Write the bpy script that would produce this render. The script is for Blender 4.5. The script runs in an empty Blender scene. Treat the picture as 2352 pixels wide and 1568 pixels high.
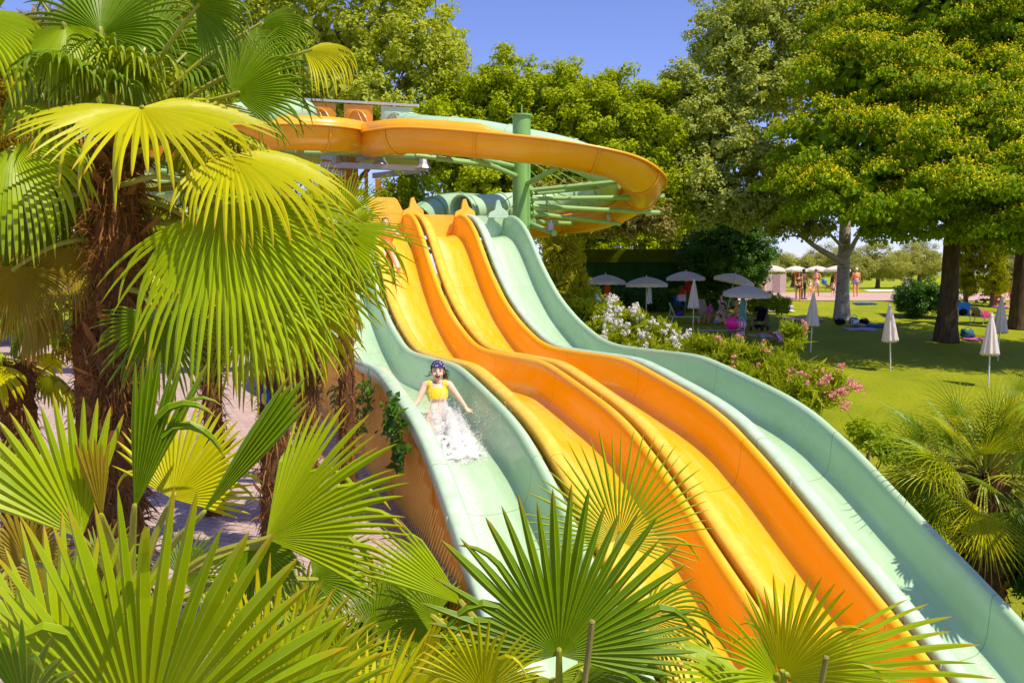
import bpy, math, random
import numpy as np
from mathutils import Vector, Matrix
sin, cos, pi = math.sin, math.cos, math.pi
C = bpy.context.scene.collection
RNG = np.random.default_rng(7)
random.seed(7)
# ------------------------------------------------------------------ camera frame used to survey the place
CZ = 2.6                      # eye height above the paved terrace
FPX = 1909.9                  # focal length in survey pixels
PIT = math.atan2(172, 2100)
def ray(u, v):
    x = (u-1176)/FPX; y = -(v-784)/FPX; c, s = cos(PIT), sin(PIT)
    return np.array([x, c+y*s, -s+y*c])
def P(u, v, Y):
    d = ray(u, v); return d*(Y/d[1])+np.array([0, 0, CZ])
def lawn_z(y):
    y = np.asarray(y, float)
    z = .087*np.clip(y, 11, 50)-3.25
    return z
def G(u, v):
    d = ray(u, v); k = d[2]/d[1]; Y = (CZ+3.25)/(.087-k)
    if Y > 50: Y = min((CZ-1.1)/max(-k, .012), 120)
    p = P(u, v, Y); p[2] = float(lawn_z(Y)); return p
def depth_ground(v): return float(G(1176, v)[1])
# ------------------------------------------------------------------ mesh building
class MB:
    def __init__(s): s.v = []; s.f = []; s.uv = []; s.n = 0
    def add(s, v, f, mi=0, uv=None):
        v = np.asarray(v, float).reshape(-1, 3); f = np.asarray(f, int)
        s.v.append(v); s.f.append((f+s.n, mi)); s.uv.append(np.zeros((len(v), 2)) if uv is None else np.asarray(uv, float).reshape(-1, 2)); s.n += len(v)
    def quads(s, q, mi=0, uv=None):
        q = np.asarray(q, float); k = len(q); s.add(q.reshape(-1, 3), np.arange(4*k).reshape(-1, 4), mi, uv)
    def grid(s, p, mi=0, uv=None, cu=False, cv=False):
        p = np.asarray(p, float); a, b = p.shape[:2]; I = np.arange(a*b).reshape(a, b)
        if cu: I = np.vstack([I, I[:1]])
        if cv: I = np.hstack([I, I[:, :1]])
        s.add(p.reshape(-1, 3), np.stack([I[:-1, :-1], I[1:, :-1], I[1:, 1:], I[:-1, 1:]], -1).reshape(-1, 4), mi, uv)
    def tube(s, pts, r, n=8, mi=0, cap=True, ell=None):
        pts = np.asarray(pts, float); k = len(pts); r = np.broadcast_to(np.asarray(r, float), (k,))
        T = np.gradient(pts, axis=0); T /= np.linalg.norm(T, axis=1)[:, None]+1e-12
        a = np.array([0, 0, 1.]) if abs(T[0][2]) < .9 else np.array([1., 0, 0]); U = []
        u = np.cross(T[0], a); u /= np.linalg.norm(u)
        for i in range(k):
            u = u-T[i]*u.dot(T[i]); u /= np.linalg.norm(u)+1e-12; U.append(u)
        U = np.array(U); W = np.cross(T, U); A = np.linspace(0, 2*pi, n, endpoint=False)
        g = pts[:, None]+r[:, None, None]*(np.cos(A)[None, :, None]*U[:, None]+np.sin(A)[None, :, None]*W[:, None])
        uv = np.stack(np.meshgrid(np.arange(n)/n, np.r_[0, np.cumsum(np.linalg.norm(np.diff(pts, axis=0), axis=1))]), -1)
        s.grid(g, mi, uv, cv=True)
        if cap:
            for e, rev in ((0, 0), (k-1, 1)):
                f = np.arange(n)[::-1] if not rev else np.arange(n); s.add(g[e], [f], mi)
    def box(s, c, d, R=None, mi=0, bev=0):
        x, y, z = np.array(d)/2.
        v = np.array([[i*x, j*y, k*z] for i in (-1, 1) for j in (-1, 1) for k in (-1, 1)])
        if R is not None: v = v@np.asarray(R).T
        s.add(v+np.asarray(c), [[0, 1, 3, 2], [4, 6, 7, 5], [0, 4, 5, 1], [2, 3, 7, 6], [0, 2, 6, 4], [1, 5, 7, 3]], mi)
    def ball(s, c, r, n=10, m=7, mi=0, R=None):
        r = np.broadcast_to(np.asarray(r, float), (3,)); A = np.linspace(0, 2*pi, n, endpoint=False); B = np.linspace(-pi/2, pi/2, m)
        g = np.stack([np.cos(B)[:, None]*np.cos(A), np.cos(B)[:, None]*np.sin(A), np.repeat(np.sin(B)[:, None], n, 1)], -1)*r
        if R is not None: g = g@np.asarray(R).T
        s.grid(g+np.asarray(c), mi, cv=True)
    def build(s, name, mats, parent=None, smooth=False, **kw):
        me = bpy.data.meshes.new(name)
        v = np.vstack(s.v); uv = np.vstack(s.uv)
        ls, tot, mi = [], [], []
        for f, m in s.f:
            ls.append(f.ravel()); tot.append(np.full(len(f), f.shape[1])); mi.append(np.full(len(f), m))
        ls = np.concatenate(ls); tot = np.concatenate(tot); mi = np.concatenate(mi)
        me.vertices.add(len(v)); me.vertices.foreach_set('co', v.ravel())
        me.loops.add(len(ls)); me.loops.foreach_set('vertex_index', ls.astype(np.int32))
        me.polygons.add(len(tot)); me.polygons.foreach_set('loop_start', np.r_[0, np.cumsum(tot)[:-1]].astype(np.int32))
        me.polygons.foreach_set('material_index', mi.astype(np.int32))
        me.polygons.foreach_set('use_smooth', np.full(len(tot), smooth))
        U = me.uv_layers.new(name='UVMap'); U.data.foreach_set('uv', uv[ls].ravel().astype(np.float32))
        me.update(calc_edges=True); me.validate()
        for m in (mats if isinstance(mats, (list, tuple)) else [mats]): me.materials.append(m)
        o = bpy.data.objects.new(name, me); C.objects.link(o)
        if parent: o.parent = parent
        tag(o, **kw); return o
def tag(o, label=None, cat=None, group=None, kind=None):
    for k, x in (('label', label), ('category', cat), ('group', group), ('kind', kind)):
        if x: o[k] = x
    return o
def thing(name, label, cat, loc=(0, 0, 0), group=None, rz=0):
    o = bpy.data.objects.new(name, None); C.objects.link(o); o.location = [float(x) for x in loc]; o.rotation_euler.z = rz; o.empty_display_size = .1
    return tag(o, label, cat, group)
def dup(o, label=None, parent=None, loc=None, rz=None, group=None):
    c = o.copy(); C.objects.link(c)
    if parent: c.parent = parent
    if label: c['label'] = label
    if group: c['group'] = group
    if loc is not None: c.location = [float(x) for x in loc]
    if rz is not None: c.rotation_euler.z = rz
    for ch in list(o.children): dup(ch, None, c)
    return c
def keep(parent, o):           # parent without moving a child built in world coordinates
    o.parent = parent; o.matrix_parent_inverse = Matrix.Translation(-parent.location); return o
def nrm(a): a = np.asarray(a, float); return a/(np.linalg.norm(a, axis=-1, keepdims=True)+1e-12)
def rot(ax, a): return np.array(Matrix.Rotation(a, 3, Vector(ax)))
def catmull(pts, n=12):
    p = np.asarray(pts, float); p = np.vstack([2*p[0]-p[1], p, 2*p[-1]-p[-2]]); out = []
    for i in range(1, len(p)-2):
        for t in np.linspace(0, 1, n, endpoint=False):
            a, b, c, d = p[i-1:i+3]; out.append(.5*(2*b+(c-a)*t+(2*a-5*b+4*c-d)*t*t+(3*b-a-3*c+d)*t**3))
    out.append(p[-2]); return np.array(out)
# ------------------------------------------------------------------ materials
class NT:
    def __init__(s, name):
        s.m = bpy.data.materials.new(name); s.m.use_nodes = True; s.t = s.m.node_tree; s.t.nodes.clear()
        s.out = s.t.nodes.new('ShaderNodeOutputMaterial')
    def n(s, ty, _in=None, **kw):
        x = s.t.nodes.new('ShaderNode'+ty)
        for k, v in kw.items(): setattr(x, k, v)
        for k, v in (_in or {}).items():
            i = x.inputs[k]
            if isinstance(v, bpy.types.NodeSocket): s.t.links.new(v, i)
            else: i.default_value = v
        return x
    def mix(s, fac, a, b, mode='MIX'):
        x = s.n('Mix', data_type='RGBA', blend_type=mode)
        for k, v in ((0, fac), (6, a), (7, b)):
            if isinstance(v, bpy.types.NodeSocket): s.t.links.new(v, x.inputs[k])
            else: x.inputs[k].default_value = v if k == 0 else (*v[:3], 1)
        return x.outputs[2]
    def math(s, op, a, b=0., c=0., clamp=False):
        x = s.n('Math', operation=op, use_clamp=clamp)
        for i, v in enumerate((a, b, c)):
            if isinstance(v, bpy.types.NodeSocket): s.t.links.new(v, x.inputs[i])
            else: x.inputs[i].default_value = v
        return x.outputs[0]
    def ramp(s, fac, *stops, interp='LINEAR'):
        x = s.n('ValToRGB', {'Fac': fac}); e = x.color_ramp.elements; x.color_ramp.interpolation = interp
        while len(e) < len(stops): e.new(.5)
        for q, (p, c) in zip(e, stops): q.position = p; q.color = (*((c,)*3 if isinstance(c, (int, float)) else c), 1)
        return x.outputs[0]
    def noise(s, scale, detail=3, vec=None, rough=.5):
        x = s.n('TexNoise', {'Scale': scale, 'Detail': detail, 'Roughness': rough})
        if vec is not None: s.t.links.new(vec, x.inputs['Vector'])
        return x.outputs[0]
    def obj(s): return s.n('TexCoord').outputs['Object']
    def uv(s): return s.n('TexCoord').outputs['UV']
    def isl(s): return s.n('NewGeometry').outputs['Random Per Island']
    def bump(s, h, st=.3, dist=.02): return s.n('Bump', {'Height': h, 'Strength': st, 'Distance': dist}).outputs[0]
    def done(s, sh): s.t.links.new(sh, s.out.inputs[0]); return s.m
    def bsdf(s, col, rough=.5, nor=None, spec=.5, metal=0., coat=0., **kw):
        d = {'Roughness': rough, 'Specular IOR Level': spec, 'Metallic': metal, 'Coat Weight': coat}
        d['Base Color'] = col if isinstance(col, bpy.types.NodeSocket) else (*col[:3], 1)
        if nor is not None: d['Normal'] = nor
        d.update(kw); return s.n('BsdfPrincipled', d).outputs[0]
_MC = {}
def plain(name, col, rough=.6, spec=.5, metal=0., var=.15, scale=8., bump=0., coat=0.):
    if name in _MC: return _MC[name]
    t = NT(name); o = t.obj(); nz = t.noise(scale, 4, o)
    c = t.mix(t.math('MULTIPLY', nz, 1.), [x*(1-var) for x in col], [min(1, x*(1+var)) for x in col])
    nor = t.bump(t.noise(scale*6, 3, o), bump, .01) if bump else None
    _MC[name] = t.done(t.bsdf(c, rough, nor, spec, metal, coat)); return _MC[name]
def leafmat(name, c1, c2, back=None, trans=.35, tcol=None, rough=.45, spec=.4, tip=None):
    t = NT(name); r = t.isl(); c = t.mix(r, c1, c2)
    big = t.noise(.35, 2, t.obj()); c = t.mix(t.math('MULTIPLY', t.math('SUBTRACT', big, .35, clamp=True), 1.6, clamp=True), c, [x*.8+y*.35 for x, y in zip(c1, c2)])
    if tip:
        v = t.n('SeparateXYZ', {0: t.uv()}).outputs[1]; c = t.mix(t.ramp(v, (.9, 0.), (1., 1.)), c, tip)
    g = t.n('NewGeometry').outputs['Backfacing']
    if back: c = t.mix(t.math('MULTIPLY', g, .8), c, back)
    sh = t.bsdf(c, rough, None, spec)
    tc = t.mix(r, tcol or [x*1.3 for x in c1], [x*1.1 for x in (tcol or c2)])
    tr = t.n('BsdfTranslucent', {'Color': tc}).outputs[0]
    return t.done(t.n('MixShader', {0: trans, 1: sh, 2: tr}).outputs[0])
# ------------------------------------------------------------------ camera, sun, sky
cam = bpy.data.objects.new('camera', bpy.data.cameras.new('camera')); C.objects.link(cam)
cam.location = (0, 0, CZ); cam.rotation_euler = (pi/2-PIT, 0, 0)
cam.data.sensor_width = 36; cam.data.lens = 2100/2586*36; cam.data.clip_start = .05; cam.data.clip_end = 6000
sc = bpy.context.scene; sc.camera = cam
TO_SUN = nrm(np.array([.42, -.31, .88]))
EL = math.asin(TO_SUN[2]); AZ = math.atan2(TO_SUN[0], TO_SUN[1])
sl = bpy.data.lights.new('sun', 'SUN'); sl.energy = 3.7; sl.angle = math.radians(.53); sl.color = (1, .91, .72)
so = bpy.data.objects.new('sun', sl); C.objects.link(so); so.rotation_euler = Vector(TO_SUN).to_track_quat('Z', 'Y').to_euler(); so.location = (0, 0, 60)
w = bpy.data.worlds.new('World'); sc.world = w; w.use_nodes = True; nt = w.node_tree
bg = nt.nodes['Background']; sky = nt.nodes.new('ShaderNodeTexSky'); sky.sky_type = 'NISHITA'; sky.sun_disc = False
sky.sun_elevation = EL; sky.sun_rotation = AZ; sky.altitude = 100; sky.air_density = .8; sky.dust_density = .4; sky.ozone_density = 5.
mx = nt.nodes.new('ShaderNodeMix'); mx.data_type = 'RGBA'; mx.blend_type = 'MULTIPLY'; mx.inputs[0].default_value = 1
mx.inputs[7].default_value = (.82, .71, .90, 1)
nt.links.new(sky.outputs[0], mx.inputs[6]); nt.links.new(mx.outputs[2], bg.inputs[0]); bg.inputs[1].default_value = .15
sc.view_settings.view_transform = 'Standard'; sc.view_settings.look = 'None'; sc.view_settings.exposure = .66; sc.view_settings.gamma = 1
sc.cycles.max_bounces = 8; sc.cycles.diffuse_bounces = 4; sc.cycles.transparent_max_bounces = 12; sc.cycles.use_denoising = True
sc.cycles.sample_clamp_indirect = 6
# ------------------------------------------------------------------ slide frame (plan): s along the run away from the viewer, q across to the right
SA = -.347; SW = 1.2; SC = 1.564*SW
SD = np.array([sin(SA), cos(SA)]); SN = np.array([cos(SA), -sin(SA)])
def S(s, q, z):
    s, q, z = np.broadcast_arrays(np.asarray(s, float), np.asarray(q, float), np.asarray(z, float))
    return np.stack([SD[0]*s+SN[0]*(SC+q), SD[1]*s+SN[1]*(SC+q), z], -1)
_k = np.array([(1.6, -4.05), (2.4, -3.55), (3.1, -3.15), (3.96, -2.68), (4.28, -2.49), (4.64, -2.29), (5.02, -2.09), (5.44, -1.86), (5.88, -1.62), (6.2, -1.47), (6.5, -1.345), (6.9, -1.235), (7.47, -1.13), (8.08, -1.03), (8.4, -.99), (8.75, -.98), (9.47, -1.0), (10.26, -1.02), (10.7, -1.015), (11.1, -.97), (11.5, -.875), (12.02, -.71), (12.6, -.46), (13., -.23), (13.5, .13), (14., .56), (14.3, .79), (14.6, .96), (14.9, 1.06), (15.2, 1.1), (15.6, 1.1)])
_cs = catmull(np.c_[_k[:, 0], _k[:, 1]*0, _k[:, 1]], 10)
def lip(s): return np.interp(s, _cs[:, 0]*SW, _cs[:, 2]*SW)+CZ
# ------------------------------------------------------------------ ground sheet
def ground_h(x, y):
    q = x*SN[0]+y*SN[1]-SC                      # distance right of the slide's left edge
    low = lawn_z(y); left = np.maximum(low, -.03); s = x*SD[0]+y*SD[1]
    near = np.clip((7.0-s)/.8, 0, 1)               # the bank drops away beside the lower run
    f = np.clip((q-.35+1.9*near)/1.2, 0, 1); f = f*f*(3-2*f)
    h = left*(1-f)+low*f
    h = h+(y < 4)*0
    return h
def axis(a, fine0, fine1, b, st):
    l = -np.geomspace(1, abs(a-fine0)+1, 22)[::-1]+1+fine0; r = np.geomspace(1, abs(b-fine1)+1, 22)-1+fine1
    return np.r_[l[:-1], np.arange(fine0, fine1, st), r]
gx = axis(-2500, -24, 34, 2500, .5); gy = axis(-2500, -6, 66, 3000, .5)
X, Y = np.meshgrid(gx, gy, indexing='ij')
Z = ground_h(X, Y)+.012*np.sin(X*1.7+Y)+.015*np.sin(Y*1.3-X*.6)
Z = np.where(X*SN[0]+Y*SN[1]-SC < .3, ground_h(X, Y), Z)
t = NT('lawn_grass'); o = t.obj()
n1 = t.noise(.5, 4, o); n2 = t.noise(3.5, 5, o, .7); n3 = t.noise(22, 5, o, .85)
c = t.mix(t.ramp(n1, (.35, 0.), (.68, 1.)), (.30, .36, .001), (.48, .50, .002)); c = t.mix(t.ramp(n2, (.42, 0.), (.72, .8)), c, (.44, .40, .004)); c = t.mix(t.ramp(n3, (.38, .75), (.6, 0.)), c, (.11, .18, .001))
c = t.mix(t.math('MULTIPLY', t.ramp(t.noise(.22, 6, o, .75), (.56, 0.), (.66, .6)), t.ramp(t.noise(9, 4, o, .8), (.35, .2), (.6, 1.))), c, (.50, .44, .05)); c = t.mix(t.ramp(t.noise(75, 2, o, .9), (.66, 0.), (.72, .55)), c, (.62, .55, .10))
mg = t.done(t.bsdf(c, .8, t.bump(t.noise(60, 4, o, .8), .9, .05), .15))
b = MB(); b.grid(np.stack([X, Y, Z], -1)); b.build('ground', mg, smooth=True, kind='structure', label='sunny green lawn rising gently towards the far path')
# paved terrace on the low left side
t = NT('paving_bricks'); o = t.obj()
mp_ = t.n('Mapping', {'Vector': o, 'Rotation': (0, 0, .35)}).outputs[0]
wob = t.n('VectorMath', {0: mp_, 1: t.n('VectorMath', {0: t.n('TexNoise', {'Scale': 3., 'Vector': mp_}).outputs[1], 1: (.03, .03, 0)}, operation='MULTIPLY').outputs[0]}, operation='ADD').outputs[0]
zz = t.n('SeparateXYZ', {0: wob}); sx, sy = zz.outputs[0], zz.outputs[1]
wv = t.math('MULTIPLY', t.math('PINGPONG', t.math('MULTIPLY', sx, 1.), .055), .35)
bv = t.n('CombineXYZ', {0: sx, 1: t.math('ADD', sy, wv), 2: 0.}).outputs[0]
bk = t.n('TexBrick', {'Vector': bv, 'Scale': 1., 'Mortar Size': .006, 'Brick Width': .22, 'Row Height': .11, 'Mortar Smooth': .2, 'Bias': 0., 'Color1': (.44, .31, .27, 1), 'Color2': (.54, .40, .35, 1), 'Mortar': (.16, .10, .09, 1)})
cc = t.mix(t.ramp(t.noise(1.2, 4, o), (.35, 0.), (.7, .45)), bk.outputs[0], (.40, .30, .29))
mpv = t.done(t.bsdf(cc, .75, t.bump(t.math('SUBTRACT', 1., bk.outputs[1]), .5, .01)))
b = MB()
ys = np.linspace(-3, 36.5, 80); xr = (SC+.15-1.9*np.clip((6.8-ys)/1.4, 0, 1)-SN[1]*ys)/SN[0]
b.grid(np.stack([np.stack([np.full_like(ys, -26), ys, np.full_like(ys, .006)], -1), np.stack([xr, ys, np.full_like(ys, .006)], -1)]))
b.build('paved_terrace', mpv, kind='structure')
# pink path beyond the lawn, with a strip of lawn behind it
mpk = plain('path_concrete', (.52, .33, .29), .8, .2, var=.12, scale=1.2, bump=.2)
b = MB(); xs = np.linspace(4, 60, 40)
b.grid(np.stack([np.stack([xs, y0+.04*np.sin(xs)+0*xs, lawn_z(y0+0*xs)+.03+.012], -1) for y0 in (48.6, 50, 52, 58, 62.5)]))
b.build('pink_path', mpk, kind='structure')
# ------------------------------------------------------------------ four lane slide
def gelcoat(name, col, worn, stain):
    t = NT(name); u = t.n('SeparateXYZ', {0: t.uv()}); o = t.obj(); U, V = u.outputs[0], u.outputs[1]
    st = t.n('CombineXYZ', {0: t.math('MULTIPLY', U, 9.), 1: t.math('MULTIPLY', V, .8), 2: 0.}).outputs[0]
    c = t.mix(t.ramp(t.noise(1.1, 4, st), (.45, 0.), (.8, .35)), col, worn)
    lipm = t.math('ADD', t.ramp(U, (.0, 1.), (.20, 1.), (.24, 0.)), t.ramp(U, (.90, 0.), (.93, 1.)), clamp=True)
    wear = t.math('MULTIPLY', lipm, t.ramp(t.noise(7, 6, o, .75), (.35, .2), (.65, .75)))
    c = t.mix(wear, c, worn)
    # wet stains on the inner right wall where it levels out
    band = t.math('MULTIPLY', t.ramp(U, (.62, 0.), (.68, 1.), (.80, .0)), t.ramp(t.noise(2.2, 6, o, .7), (.52, 0.), (.66, .55)))
    c = t.mix(band, c, stain)
    # foam and the water's sun sparkle, painted as pale flecks along the left floor
    foam = t.math('MULTIPLY', t.ramp(U, (.33, 0.), (.37, 1.), (.43, .85), (.50, 0.)), t.ramp(t.noise(70, 2, o, .8), (.46, 0.), (.58, .9)))
    foam = t.math('MULTIPLY', foam, t.ramp(t.noise(1.4, 3, o), (.35, .45), (.6, 1.)))
    c = t.mix(foam, c, [min(1, x*.5+.5) for x in worn])
    run = t.math('MULTIPLY', t.ramp(U, (.27, 0.), (.34, 1.), (.62, 1.), (.70, 0.)), t.ramp(t.noise(5, 5, t.n('CombineXYZ', {0: t.math('MULTIPLY', U, 7.), 1: t.math('MULTIPLY', V, .45), 2: 0.}).outputs[0], .7), (.50, 0.), (.70, .30))); c = t.mix(run, c, [min(1, x*.75+.2) for x in worn])
    sm = t.math('COMPARE', t.math('FRACT', t.math('DIVIDE', V, 2.35)), .5, .0022)
    c = t.mix(t.math('MULTIPLY', sm, .6), c, [x*.35 for x in col])
    rg = t.ramp(t.noise(3, 4, o), (.3, .20), (.7, .42)); wet = t.math('MULTIPLY', t.ramp(U, (.50, 0.), (.60, 1.), (.80, 1.), (.90, 0.)), t.ramp(t.noise(1.3, 3, o), (.42, 0.), (.55, 1.))); rg = t.mix(wet, rg, (.09, .09, .09))
    wat = t.math('MULTIPLY', t.ramp(U, (.26, 0.), (.32, 1.), (.64, 1.), (.7, 0.)), t.noise(26, 3, o, .7))
    return t.done(t.bsdf(c, rg, t.bump(wat, .18, .02), .3, coat=.04))
ORANGE = (.87, .40, .001); MINT = (.37, .53, .32)
M_or = gelcoat('orange_gelcoat', ORANGE, (.92, .58, .10), (.60, .36, .01)); M_gr = gelcoat('mint_gelcoat', MINT, (.58, .72, .58), (.30, .44, .16))
M_steel = plain('galvanised_steel', (.46, .43, .42), .45, .5, .6, .2, 5)
M_under = plain('slide_shadow_gap', (.10, .07, .03), .9, .1)
# cross-section (q, dz): outer left flange, broad left lip, floor, right wall, right lip, flange
XS = np.array([(.015, -.14), (.012, -.03), (.03, -.004), (.09, .0), (.15, -.012), (.185, -.06), (.205, -.14), (.225, -.27), (.26, -.39), (.32, -.462), (.42, -.50), (.56, -.51), (.72, -.505), (.86, -.485), (.945, -.43), (.985, -.34), (1.005, -.22), (1.015, -.10), (1.022, -.03), (1.04, .0), (1.075, .002), (1.105, -.02), (1.115, -.06), (1.115, -.15)])
slide = thing('multilane_slide', 'four lane racing water slide with green outer lanes and two orange lanes between', 'water slide', (*S(12, 2.4, 0)[:2], 0))
ss = np.r_[np.arange(1.9*SW, 15.4*SW, .11), 15.4*SW]
XL = np.r_[0, np.cumsum(np.linalg.norm(np.diff(XS, axis=0), axis=1))]; XL /= XL[-1]
def offset_lane(k, back=0.):
    z = lip(ss); dz = np.gradient(z, ss); th = np.arctan(dz)
    w = 1-.25*np.clip((ss/SW-13.6)/1.2, 0, 1)    # walls get lower at the start
    return z, th
for k, m, nm in ((0, M_gr, 'pale green outer lane with a laughing girl in it'), (1, M_or, 'orange lane beside the left green lane'), (2, M_or, 'orange lane beside the right green lane'), (3, M_gr, 'pale green outer lane next to the oleanders')):
    z, th = offset_lane(k); b = MB()
    q, d = XS[:, 0], XS[:, 1]
    s2 = ss[:, None]-d[None]*np.sin(th)[:, None]*.0; g = S(s2, k*SW+q[None]+0*s2, z[:, None]+d[None]*(1/np.clip(np.cos(th), .6, 1))[:, None]**.6)
    uv = np.stack(np.broadcast_arrays(XL[None], np.r_[0, np.cumsum(np.hypot(np.diff(ss), np.diff(z)))][:, None]), -1)
    b.grid(g, 0, uv)
    ln = keep(slide, b.build('slide_lane', m, smooth=True, label=nm))
    md = ln.modifiers.new('thick', 'SOLIDIFY'); md.thickness = .012; md.offset = -1
    # joint flanges under the lips
    b = MB()
    for j in range(1, 9):
        sj = 15.2*SW-j*1.9
        for qq in (.0, 1.105):
            b = MB(); b.box(S(sj, k*SW+qq+.01, lip(sj)-.10), (.03, .05, .12)); keep(ln, b.build('joint_flange', m))
    # closed back of the start tub
    b = MB(); zt = lip(15.38*SW)
    prof = np.r_[XS[4:-4]]; g0 = S(15.40*SW, k*SW+prof[:, 0], zt+prof[:, 1]); g1 = S(15.40*SW, k*SW+prof[:, 0], np.full(len(prof), zt-.0))
    b.grid(np.stack([g0, g1, g1+np.array([*(SD*.03), 0]), g0+np.array([*(SD*.03), 0])]), 0, cu=True)
    keep(slide, b.build('start_panel', m))
# peaked dividers behind the start tubs
def prism(b, pts, s0, th=.04):
    p = np.array(pts, float); a = S(s0, p[:, 0], p[:, 1]); c = S(s0+th, p[:, 0], p[:, 1]); n = len(p)
    b.add(np.vstack([a, c]), [list(range(n))]); b.add(np.vstack([a, c]), [list(range(2*n-1, n-1, -1))])
    b.add(np.vstack([a, c]), [[i, i+n, (i+1) % n+n, (i+1) % n] for i in range(n)])
zt = lip(15.4*SW)
for q0, m, wd in ((SW*1+.52, M_or, 1.0), ):
    b = MB(); prism(b, [(SW+.12, zt+.01), (SW+.22, zt+.32), (SW+.28, zt+.36), (SW+.84, zt+.36), (SW+.90, zt+.32), (SW+1.06, zt+.01)], 15.45*SW); keep(slide, b.build('start_board', m))
for q0, m in ((2*SW-.02, M_or), (3*SW-.02, M_or), (4*SW-.42, M_gr), (SW-.02, M_gr)):
    b = MB(); prism(b, [(q0-.24, zt-.05), (q0-.20, zt+.06), (q0-.07, zt+.13), (q0-.03, zt+.34), (q0+.03, zt+.36), (q0+.10, zt+.18), (q0+.24, zt+.08), (q0+.26, zt-.05)], 15.2*SW, .10); keep(slide, b.build('divider_fin', m))
# legs carrying the lanes
for sj in np.array([3.2, 5.2, 7.4, 9.6, 11.6, 13.4, 15.]) * SW:
    for qq in (.6, 1.8, 3.0, 4.2):
        p = S(sj, qq, 0); b = MB(); g0 = float(ground_h(p[0], p[1]))
        b.tube([[p[0], p[1], g0], [p[0], p[1], lip(sj)-.80]], .05, 8); keep(slide, b.build('support_post', M_steel))
    b = MB(); b.tube(S(sj, np.array([.1, 4.7]), lip(sj)-.82), .045, 8); keep(slide, b.build('cross_beam', M_steel))
# ------------------------------------------------------------------ netted wall below the left lip
t = NT('net_backing'); o = t.obj(); M_nb = t.done(t.bsdf(t.mix(t.ramp(t.noise(1.6, 5, o, .65), (.35, 0.), (.65, 1.)), (.80, .30, .02), (.95, .44, .05)), .85, t.bump(t.noise(14, 4, o), .5, .03)))
M_net = plain('orange_net', (.98, .66, .14), .7, .3)
wall = thing('netted_wall', 'orange brown wall covered by fine netting under the left slide lip', 'wall', (*S(9, .1, 0)[:2], 0))
sw_ = np.linspace(4.2*SW, 15*SW, 70); top = lip(sw_)-.13; zb = np.where(sw_ > 6.9*SW, -.02, np.minimum(-.02, top-1.3))
b = MB(); wq = .035+.015*np.sin(sw_*1.7)
b.grid(np.stack([S(sw_, wq, zb), S(sw_, wq-.02*np.sin(sw_*3), (top+zb)*.5), S(sw_, wq, top)]))
b.grid(np.stack([S(sw_, wq+.09, top-.08), S(sw_, wq+.09, zb)])); b.grid(np.stack([S(sw_, wq, top), S(sw_, wq+.09, top-.08)])); keep(wall, b.build('backing', M_nb, smooth=True))
b = MB(); st = .075
def strand(pq):
    s, z = pq[:, 0], pq[:, 1]; q = -.02+.018*np.sin(s*2.3+z*1.5)
    a = S(s, q, z-.008); c = S(s, q-.002, z+.008); b.grid(np.stack([a, c]))
for sgn in (1, -1):
    for s0 in np.arange(4.5*SW-4, 15*SW+4, st):
        zz_ = np.linspace(-1.9, 4., 50); s_ = s0+sgn*zz_*.9; ok = (s_ > 4.25*SW) & (s_ < 15*SW); ok &= (zz_ < lip(s_)-.12) & ((zz_ > 0) | ((s_ < 6.9*SW) & (zz_ > lip(s_)-1.4)))
        if ok.sum() > 1: strand(np.c_[s_[ok], zz_[ok]])
keep(wall, b.build('netting', M_net))
for sj in np.arange(6.2*SW, 14.8*SW, 1.9):
    b = MB(); b.box(S(sj, .055, (lip(sj)-.15)/2), (.09, .06, max(.05, lip(sj)-.16)), rot((0, 0, 1), -SA)); keep(wall, b.build('pilaster', M_nb))
# ------------------------------------------------------------------ curved slides and their tower
def Z7(x, y, Y): return P(954.9+.25135*x, 236.5+.25135*y, Y)
def Z6(x, y, Y): return P(636.7+.1856*x, 218.3+.1856*y, Y)
def flume_mat(name, col, worn):
    t = NT(name); o = t.obj(); u = t.n('SeparateXYZ', {0: t.uv()}); V = u.outputs[1]
    c = t.mix(t.ramp(t.noise(1.5, 5, o, .65), (.4, 0.), (.75, .5)), col, worn)
    return t.done(t.bsdf(c, .32, t.bump(t.noise(3, 2, o), .05, .02), .5, coat=.2))
M_of = flume_mat('flume_orange', (.86, .36, .006), (.88, .46, .05)); M_gf = flume_mat('flume_green', (.42, .62, .38), (.55, .68, .5)); M_gd = flume_mat('tube_green', (.30, .47, .26), (.42, .55, .36))
M_col = plain('column_green', (.22, .44, .12), .38, .5, var=.2, scale=1.2)
M_arm = plain('arm_green', (.28, .46, .16), .4, .5, var=.2, scale=2)
M_white = plain('white_frame', (.66, .64, .66), .5, .5, var=.08)
def sweep(b, path, R, a0, a1, n=20, lipw=.06, bank=None, depth=1.):
    path = np.asarray(path); T = nrm(np.gradient(path, axis=0)); side = nrm(np.cross(T, [0, 0, 1.])); up = nrm(np.cross(side, T))
    A = np.linspace(a0, a1, n); q = np.c_[np.sin(A)*R, -np.cos(A)*R*depth]
    if lipw:
        q = np.vstack([q[0]+[-lipw, -.03], q[0]+[-lipw, .012], q[0]+[0, .012], q, q[-1]+[0, .012], q[-1]+[lipw, .012], q[-1]+[lipw, -.03]])
    if bank is not None:
        bk = np.asarray(bank)[:, None]; cs, sn = np.cos(bk), np.sin(bk); side, up = side*cs+up*sn, up*cs-side*sn
    g = path[:, None]+q[None, :, :1]*side[:, None]+q[None, :, 1:]*up[:, None]
    uv = np.stack(np.meshgrid(np.linspace(0, 1, len(q)), np.r_[0, np.cumsum(np.linalg.norm(np.diff(path, axis=0), axis=1))]), -1)
    b.grid(g, 0, uv); return side, up, T
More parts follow.
